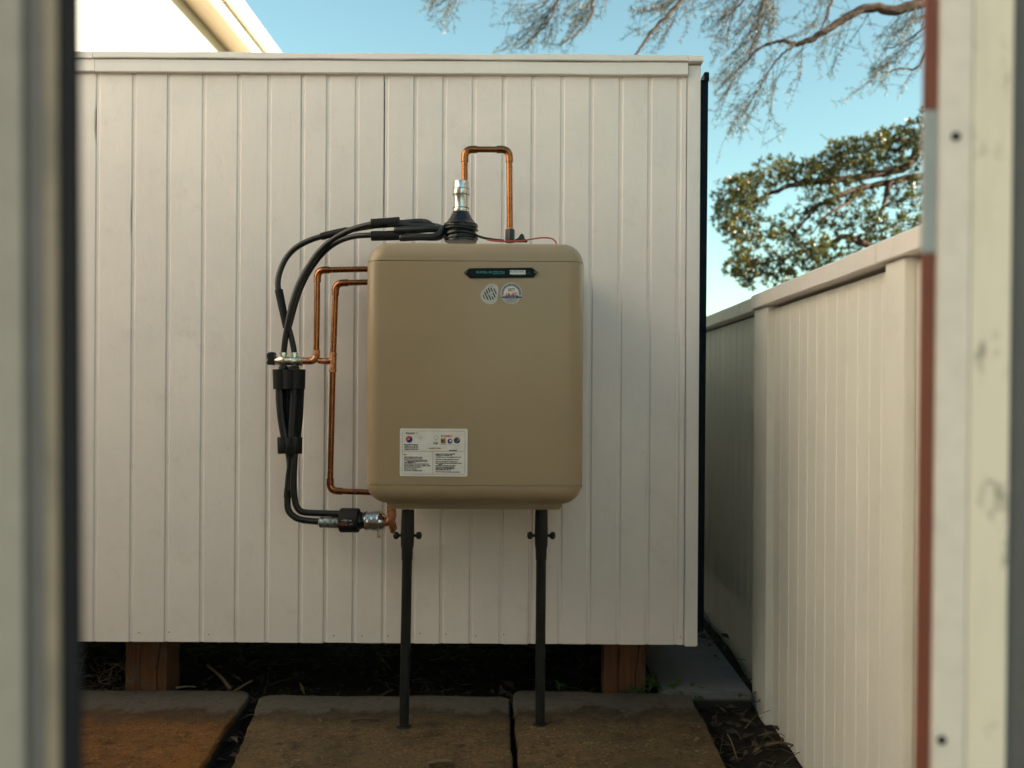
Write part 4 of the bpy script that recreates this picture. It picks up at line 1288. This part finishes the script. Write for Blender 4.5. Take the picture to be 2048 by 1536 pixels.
# ---- leafy tree
rnd = random.Random(21)
YT = 6.0
tx = P(1990, 400, 6.3).x
tree = empty('leafy_tree', (tx, 6.3, -0.06), 'dense green broadleaf tree branch reaching over the side fence', 'tree')
trunk = MB()
limb_into(trunk, [Vector((tx + 0.15, 6.3, -0.15)), Vector((tx + 0.05, 6.3, 1.0)), P(1960, 380, 6.3), P(1985, 150, 6.35), P(1950, -200, 6.4), P(1980, -500, 6.4)], 0.17, 0.06, 12, 0.01, rnd)
make('trunk', trunk, M['bark'], tree, smooth=True)
lims = MB()
pool = []
for pts, r0, r1 in (
    ([(1965, 330, 6.3), (1900, 270, 6.2), (1842, 296, 6.1), (1804, 337, 6.05), (1708, 356, 6.0), (1610, 364, 5.95), (1544, 386, 5.9), (1505, 408, 5.9), (1470, 430, 5.9)], 0.042, 0.006),
    ([(1962, 390, 6.3), (1900, 365, 6.2), (1839, 352, 6.15), (1763, 368, 6.1), (1708, 380, 6.05), (1640, 410, 6.0), (1604, 447, 6.0), (1570, 480, 6.0)], 0.036, 0.005),
    ([(1776, 368, 6.1), (1770, 400, 6.05), (1760, 432, 6.0), (1735, 470, 5.95)], 0.022, 0.007),
    ([(1950, 470, 6.3), (1850, 520, 6.1), (1780, 520, 6.0), (1730, 490, 5.95), (1689, 474, 5.9), (1653, 493, 5.9), (1615, 501, 5.9), (1560, 520, 5.9), (1500, 530, 5.9)], 0.034, 0.005),
    ([(1720, 378, 6.05), (1690, 410, 5.9), (1660, 425, 5.85), (1620, 470, 5.85)], 0.016, 0.004),
    ([(1842, 296, 6.1), (1800, 280, 6.0), (1740, 300, 6.0), (1700, 305, 5.95)], 0.018, 0.004),
    ([(1960, 330, 6.3), (2050, 260, 6.2), (2150, 250, 6.1), (2250, 200, 6.0)], 0.06, 0.01),
    ([(1980, 150, 6.35), (2080, 60, 6.4), (2200, 0, 6.5)], 0.05, 0.01),
    ([(1600, 365, 5.95), (1560, 345, 5.95), (1530, 325, 5.95)], 0.012, 0.003),
    ([(1640, 270, 6.0), (1665, 285, 6.0), (1685, 305, 6.0)], 0.002, 0.004)):
    pool += limb_into(lims, [P(*q) for q in pts], r0, r1, 7, 0.006, rnd)
# clusters: px, py, rx, ry, leaves
CL = [(1470, 395, 34, 34, 300), (1455, 430, 22, 28, 200), (1500, 378, 30, 26, 210), (1540, 345, 26, 22, 170), (1470, 460, 26, 28, 170), (1500, 420, 24, 24, 120),
      (1575, 340, 24, 20, 120), (1610, 350, 26, 22, 170), (1650, 335, 30, 26, 230), (1680, 310, 30, 24, 210), (1700, 340, 34, 26, 230), (1730, 300, 36, 26, 230), (1775, 285, 34, 24, 200), (1815, 275, 26, 24, 200),
      (1760, 330, 36, 24, 190), (1810, 320, 24, 26, 120), (1640, 375, 24, 20, 140), (1680, 385, 26, 20, 110), (1720, 390, 24, 20, 90), (1800, 380, 26, 20, 120), (1830, 400, 20, 30, 130), (1820, 450, 30, 24, 130),
      (1640, 430, 26, 24, 130), (1600, 420, 20, 20, 50), (1680, 440, 30, 26, 150), (1730, 430, 26, 22, 110), (1760, 460, 30, 26, 150), (1720, 480, 26, 20, 110), (1790, 490, 30, 24, 120),
      (1560, 450, 24, 20, 80), (1590, 480, 26, 22, 120), (1620, 500, 28, 22, 170), (1660, 500, 28, 20, 130), (1540, 480, 24, 20, 100), (1510, 460, 20, 20, 80), (1490, 490, 22, 22, 110), (1480, 530, 26, 24, 230), (1510, 540, 26, 20, 170), (1560, 530, 28, 22, 150),
      (1600, 540, 28, 20, 130), (1650, 540, 26, 20, 110), (1700, 520, 26, 20, 90), (1505, 565, 20, 10, 40), (1560, 565, 24, 10, 40),
      (1900, 260, 60, 50, 300), (1950, 340, 60, 60, 250), (2020, 250, 70, 60, 300), (2120, 230, 80, 60, 300), (1900, 480, 60, 50, 250), (2000, 500, 70, 60, 250), (2150, 60, 90, 80, 300), (2000, -50, 80, 80, 300), (1940, -220, 90, 80, 300), (2080, -150, 100, 90, 300)]
crown = MB()
for px, py, rx, ry, cnt in CL:
    Yc = YT + rnd.uniform(-0.22, 0.22)
    c = P(px, py, Yc)
    tw = nearest(c, pool)
    for _ in range(3):
        e = c + Vector((S(rnd.uniform(-rx, rx)*0.8, YT), rnd.uniform(-0.1, 0.1), S(rnd.uniform(-ry, ry)*0.8, YT)))
        mid = tw.lerp(e, 0.5) + rdir(rnd)*0.03
        limb_into(lims, [tw, mid, e], 0.0055, 0.0018, 4, 0.004, rnd)
    cnt = int(cnt*3.1)
    # leaves sit in rosettes at twig ends
    nros = max(3, cnt // 9)
    for k in range(nros):
        while True:
            u, v, t = rnd.uniform(-1,1), rnd.uniform(-1,1), rnd.uniform(-1,1)
            if u*u + v*v + t*t < 1: break
        p = c + Vector((S(u*rx*1.32, YT), t*0.26, S(v*ry*1.3, YT)))
        ax = (rdir(rnd) + Vector((-0.3, 0, 0.5))).normalized()
        for q in range(9):
            d = (ax*0.5 + rdir(rnd)).normalized()
            leaf_into(crown, p + rdir(rnd)*0.006, d, rdir(rnd), rnd.uniform(0.024, 0.042), rnd.uniform(0.009, 0.015))
make('limbs', lims, M['bark'], tree, smooth=True)
make('crown', crown, M['leaf'], tree)

# ---- wispy tree
rnd = random.Random(33)
YQ = 5.4
tx = P(2230, 0, 6.0).x
tree = empty('wispy_tree', (tx, 6.0, -0.06), 'tall tree with drooping wispy grey needle twigs hanging across the sky', 'tree')
trunk = MB()
limb_into(trunk, [Vector((tx + 0.3, 6.0, -0.2)), Vector((tx + 0.1, 6.0, 1.2)), P(2230, 60, 6.0), P(2200, -250, 5.9), P(2100, -600, 5.8)], 0.22, 0.09, 12, 0.01, rnd)
make('trunk', trunk, M['bark'], tree, smooth=True)
lims = MB()
pool = []
def L(pts, r0, r1, keep=True, n=7, jit=0.006):
    global pool
    s_ = limb_into(lims, [P(*q) for q in pts], r0, r1, n, jit, rnd)
    if keep: pool += s_
    return s_
L([(2215, -120, 5.9), (2050, -60, 5.7), (1900, -15, 5.5), (1845, 6, 5.4), (1790, 19, 5.4), (1735, 15, 5.4), (1690, 36, 5.4), (1650, 62, 5.4), (1615, 82, 5.4), (1592, 89, 5.4), (1568, 80, 5.4), (1545, 86, 5.4)], 0.044, 0.009)
L([(1545, 86, 5.4), (1520, 95, 5.4), (1490, 125, 5.4), (1455, 160, 5.4), (1432, 185, 5.4)], 0.011, 0.004)
L([(1592, 89, 5.4), (1570, 105, 5.4), (1545, 130, 5.4), (1520, 175, 5.4), (1495, 195, 5.4)], 0.009, 0.003)
L([(2160, -400, 5.85), (1950, -330, 5.6), (1700, -260, 5.4), (1450, -220, 5.3), (1200, -190, 5.3), (1000, -150, 5.3), (880, -70, 5.3), (850, -20, 5.35)], 0.08, 0.006)
L([(1480, -220, 5.3), (1430, -110, 5.3), (1362, 0, 5.35), (1335, 30, 5.35), (1305, 62, 5.35), (1285, 90, 5.35), (1266, 120, 5.35)], 0.018, 0.007)
L([(1230, -200, 5.3), (1160, -80, 5.3), (1116, 0, 5.35), (1098, 40, 5.35), (1070, 72, 5.35), (1035, 98, 5.35)], 0.012, 0.0035)
L([(1260, -200, 5.3), (1210, -80, 5.3), (1186, 0, 5.35), (1184, 30, 5.35), (1160, 62, 5.35), (1120, 90, 5.35)], 0.011, 0.003)
L([(1600, -240, 5.35), (1560, -120, 5.35), (1535, -20, 5.4), (1520, 30, 5.4), (1510, 80, 5.4), (1500, 110, 5.4)], 0.016, 0.005)
L([(1560, -120, 5.35), (1500, -40, 5.4), (1480, 10, 5.4), (1440, 40, 5.4)], 0.012, 0.004)
L([(1700, -260, 5.4), (1660, -120, 5.4), (1665, -20, 5.4), (1655, 30, 5.4), (1640, 60, 5.4)], 0.014, 0.004)
L([(1000, -150, 5.3), (930, -60, 5.3), (890, 0, 5.3), (868, 14, 5.3)], 0.008, 0.003)
L([(1900, -15, 5.5), (1870, 60, 5.45), (1840, 130, 5.4), (1800, 138, 5.4), (1765, 146, 5.4)], 0.012, 0.003)
L([(1900, -15, 5.5), (1880, 40, 5.45), (1845, 60, 5.4), (1800, 88, 5.4), (1770, 98, 5.4)], 0.010, 0.003)
# hanging sprays: x, y, rx, ry, sprays
SP = [(1500, 40, 60, 45, 26), (1440, 40, 40, 40, 14), (1560, 60, 50, 40, 16), (1480, 110, 50, 40, 20), (1440, 150, 30, 40, 14), (1450, 210, 28, 40, 14), (1468, 262, 20, 18, 12), (1530, 170, 50, 50, 10), (1500, 250, 40, 30, 4), (1560, 230, 60, 50, 5),
      (1655, 45, 38, 40, 16), (1630, 110, 50, 40, 8), (1680, 130, 40, 30, 5), (1650, 180, 50, 40, 4), (1790, 78, 40, 26, 12), (1752, 148, 26, 16, 20), (1810, 60, 30, 30, 8), (1835, 30, 20, 30, 8), (1800, 175, 30, 20, 3),
      (860, 18, 24, 14, 10), (880, 40, 30, 16, 6), (905, 10, 30, 14, 5), (1010, 15, 32, 22, 10), (1025, 50, 24, 26, 9), (1045, 80, 34, 18, 12), (1010, 98, 24, 12, 6), (1125, 30, 40, 28, 10), (1140, 70, 30, 22, 10), (1110, 92, 34, 16, 10), (1180, 20, 40, 20, 8), (1200, 60, 30, 40, 4),
      (1285, 14, 26, 20, 14), (1310, 92, 26, 20, 7), (1330, 40, 40, 40, 8), (1260, 60, 20, 14, 3), (1370, 60, 30, 40, 5), (1395, 15, 30, 16, 8), (1415, 80, 20, 50, 5), (1420, 160, 14, 40, 4),
      (1500, -80, 160, 70, 30), (1200, -90, 160, 60, 24), (1700, -90, 140, 60, 24), (1900, -80, 100, 60, 20), (1950, 60, 80, 60, 16)]
crown, twigs = MB(), MB()
for px, py, rx, ry, cnt in SP:
    for k in range(max(2, int(cnt*0.72))):
        while True:
            u, v = rnd.uniform(-1,1), rnd.uniform(-1,1)
            if u*u + v*v < 1: break
        tip = P(px + u*rx, py + v*ry, YQ + rnd.uniform(-0.3, 0.3))
        top = nearest(tip + Vector((0.15, 0, 0.25)), pool)
        ln = (tip - top).length
        start = top if ln < 0.45 else tip + (top - tip)*(0.45/ln)
        mid = start.lerp(tip, 0.55) + Vector((rnd.uniform(-.03,.03), rnd.uniform(-.03,.03), -0.02 + rnd.uniform(-.03,.03)))
        sm = limb_into(twigs, [start, mid, tip], 0.0022, 0.0009, 4, 0.003, rnd)
        m = len(sm)
        for i in range(m//3, m):
            for q in range(6):
                d = ((sm[min(i+1, m-1)] - sm[i-1]).normalized()*0.8 + rdir(rnd) + Vector((0,0,-0.2))).normalized()
                leaf_into(crown, sm[i] + rdir(rnd)*0.003, d, rdir(rnd), rnd.uniform(0.015, 0.045), rnd.uniform(0.0018, 0.0046), 0.1)
        # fine side twiglets
        for q in range(2):
            i = rnd.randint(m//4, m-1)
            e = sm[i] + (rdir(rnd) + Vector((-0.2, 0, -0.5))).normalized()*rnd.uniform(0.06, 0.16)
            limb_into(twigs, [sm[i], sm[i].lerp(e, 0.5) + rdir(rnd)*0.015, e], 0.0016, 0.0009, 3)
            for z_ in range(8):
                leaf_into(crown, sm[i].lerp(e, rnd.uniform(0.4, 1)), (e - sm[i]).normalized() + rdir(rnd)*0.9, rdir(rnd), rnd.uniform(0.02, 0.045), rnd.uniform(0.0022, 0.005), 0.1)
make('limbs', lims, M['bark'], tree, smooth=True)
make('twigs', twigs, M['twig'], tree, smooth=True)
make('crown', crown, M['needle'], tree)

# ================================================================== LITTER, WEEDS, STICKS
rnd = random.Random(5)
lit, straw = MB(), MB()
def scatter(n, x0, x1, y0, y1, zoff=0.0, big=1.0):
    for _ in range(n):
        x, y = rnd.uniform(x0, x1), rnd.uniform(y0, y1)
        z = gz(x, y) + zoff + rnd.uniform(0.002, 0.022)
        d = Vector((rnd.uniform(-1,1), rnd.uniform(-1,1), rnd.uniform(-0.35,0.35)))
        if rnd.random() < 0.72:
            leaf_into(lit, Vector((x,y,z)), d, Vector((rnd.uniform(-.6,.6), rnd.uniform(-.6,.6), 1)), rnd.uniform(0.02, 0.055)*big, rnd.uniform(0.008, 0.022)*big, 0.25)
        else:
            l_ = rnd.uniform(0.03, 0.11)
            d = d.normalized()
            a_ = Vector((x,y,z+0.004)); b_ = a_ + d*l_; b_.z = max(b_.z, gz(b_.x, b_.y) + 0.003)
            straw.tube([a_, a_.lerp(b_, .5) + rdir(rnd)*l_*0.12, b_], [0.0011, 0.0010, 0.0006], 4)
scatter(1500, -1.8, 0.5, 2.52, 3.3)
scatter(420, 0.30, 0.69, 1.6, 2.62)
scatter(200, 0.52, 0.69, 1.2, 1.6)
scatter(300, -0.95, -0.55, 1.6, 2.62, 0.01)
scatter(60, 0.62, 0.69, 2.5, 3.6, 0.03)
scatter(60, -0.08, 0.02, 1.9, 2.6, 0.02, 0.5)
# straw heap by the left stump
for _ in range(110):
    c = Vector((rnd.gauss(-1.22, 0.07), rnd.gauss(2.66, 0.05), rnd.uniform(-0.03, 0.05)))
    d = rdir(rnd); l_ = rnd.uniform(0.03, 0.09)
    straw.tube([c - d*l_/2, c + rdir(rnd)*l_*0.18, c + d*l_/2], [0.0012, 0.0014, 0.0008], 4)
tag(make('leaf_litter', lit, M['litter']), 'brown dead leaves lying on the soil under the wall and along the fence', 'leaf litter', kind='stuff')
tag(make('straw_litter', straw, M['straw']), 'dry straw and thin twigs lying on the soil under the wall', 'straw', kind='stuff')
# sticks
def stick(pts, r0, r1, label, mat='stick'):
    sm = smooth_path(pts, 5)
    m = len(sm)
    mb = MB().tube(sm, [r0 + (r1-r0)*i/(m-1) for i in range(m)], 7)
    tag(make('stick', mb, M[mat], smooth=True, origin=sm[0]), label, 'stick', 'fallen sticks')
stick(pl([(462, 1378, 2.60), (440, 1352, 2.63), (414, 1330, 2.66)]), 0.006, 0.004, 'stick leaning up out of the dark right of the left stump')
stick(pl([(468, 1383, 2.60), (490, 1369, 2.62), (506, 1360, 2.63)]), 0.004, 0.003, 'short pale twig at the back corner of the orange slab')
stick(pl([(352, 1376, 2.58), (372, 1373, 2.58), (392, 1374, 2.58)]), 0.0035, 0.002, 'pale wood splinter on the back edge of the orange slab', 'straw')
a = G(857, 1531, 0.006); b = G(905, 1526, 0.006)
stick([a + Vector((0,0,.004)), a.lerp(b, .5) + Vector((0, 0.004, .005)), b + Vector((0,0,.003))], 0.006, 0.005, 'stubby brown stick at the bottom of the middle slab')
a = G(1530, 1500, -0.05); b = G(1600, 1504, -0.05)
stick([a + Vector((0,0,.01)), a.lerp(b, .5) + Vector((0, 0.01, .018)), b + Vector((0,0,.012))], 0.004, 0.0025, 'thin bent stick in the leaves beside the side fence')
a = G(1455, 1480, -0.04); b = G(1474, 1530, -0.04)
stick([a + Vector((0,0,.015)), a.lerp(b, .5) + Vector((0, 0.0, .022)), b + Vector((0,0,.015))], 0.0022, 0.0015, 'straw coloured stem lying in the leaves right of the slabs', 'straw')
# single leaves lying on the slabs
def drop_leaf(px, py, z, L_, W_, ang, label, mat='litter'):
    p = G(px, py, z)
    mb = MB()
    n = 6
    d = Vector((math.cos(ang), math.sin(ang), 0)); s = Vector((-d.y, d.x, 0))
    for k in range(n+1):
        t = k/n
        w_ = W_*math.sin(math.pi*min(1, t*0.94+0.03))**0.8/2
        zz = 0.003 + 0.006*math.sin(t*3.0)
        c = p + d*L_*t
        mb.v += [tuple(c + s*w_ + Vector((0,0,zz+0.004))), tuple(c + Vector((0,0,zz))), tuple(c - s*w_ + Vector((0,0,zz+0.003)))]
    for k in range(n):
        for i in range(2):
            a_ = k*3+i
            mb.f.append((a_, a_+1, a_+4, a_+3))
    tag(make('dry_leaf', mb, M[mat], smooth=True, origin=p), label, 'leaf', 'leaves on the slabs')
drop_leaf(1388, 1488, 0.007, 0.024, 0.012, 0.6, 'curled orange brown leaf near the right edge of the right slab', 'straw')
drop_leaf(1118, 1444, 0.007, 0.012, 0.010, 0.2, 'tiny dark crumpled leaf right of the right heater leg')
drop_leaf(702, 1446, 0.0, 0.075, 0.005, 0.1, 'thin dark leaf stem lying left of the left heater leg')
drop_leaf(1036, 1508, 0.007, 0.016, 0.005, 0.4, 'pale sliver of leaf beside the slab joint', 'straw')
drop_leaf(640, 1452, 0.0, 0.03, 0.012, 2.0, 'dark leaf scrap on the left half of the middle slab')
drop_leaf(430, 1494, 0.0, 0.02, 0.007, 1.0, 'small leaf scrap at the right end of the orange slab')
# weeds
def weed(px, py, Y, nl, L_, label, flat=0.4):
    p = P(px, py, Y)
    p.z = min(p.z, gz(p.x, p.y) + 0.05)
    mb = MB()
    for k in range(nl):
        a_ = rnd.uniform(0, 6.28)
        d = Vector((math.cos(a_), math.sin(a_)*0.7 - 0.2, rnd.uniform(flat*0.5, flat*2)))
        e = p + d.normalized()*L_*rnd.uniform(0.5, 1)
        mb.tube([p, p.lerp(e, .5) + Vector((0,0,.006)), e], 0.0009, 4)
        for q in range(3):
            dd = (d.normalized() + rdir(rnd)*0.9)
            leaf_into(mb, p.lerp(e, 0.55 + 0.2*q), dd, Vector((0,-0.4,1)), L_*rnd.uniform(0.35, 0.6), L_*rnd.uniform(0.16, 0.26), 0.3)
    tag(make('weed', mb, M['weed'], origin=p), label, 'weed', 'weeds at the foot of the wall')
weed(1262, 1374, 2.585, 6, 0.035, 'pale green weed at the foot of the right stump')
weed(1283, 1375, 2.588, 4, 0.028, 'tiny weed just right of the middle of the right stump foot')
weed(1322, 1372, 2.60, 9, 0.055, 'bright green leafy weed right of the right stump')
weed(1372, 1388, 2.57, 8, 0.05, 'low spreading weed at the back corner of the right slab', 0.12)
weed(1122, 1374, 2.61, 4, 0.03, 'single round leaved green sprout behind the right slab')
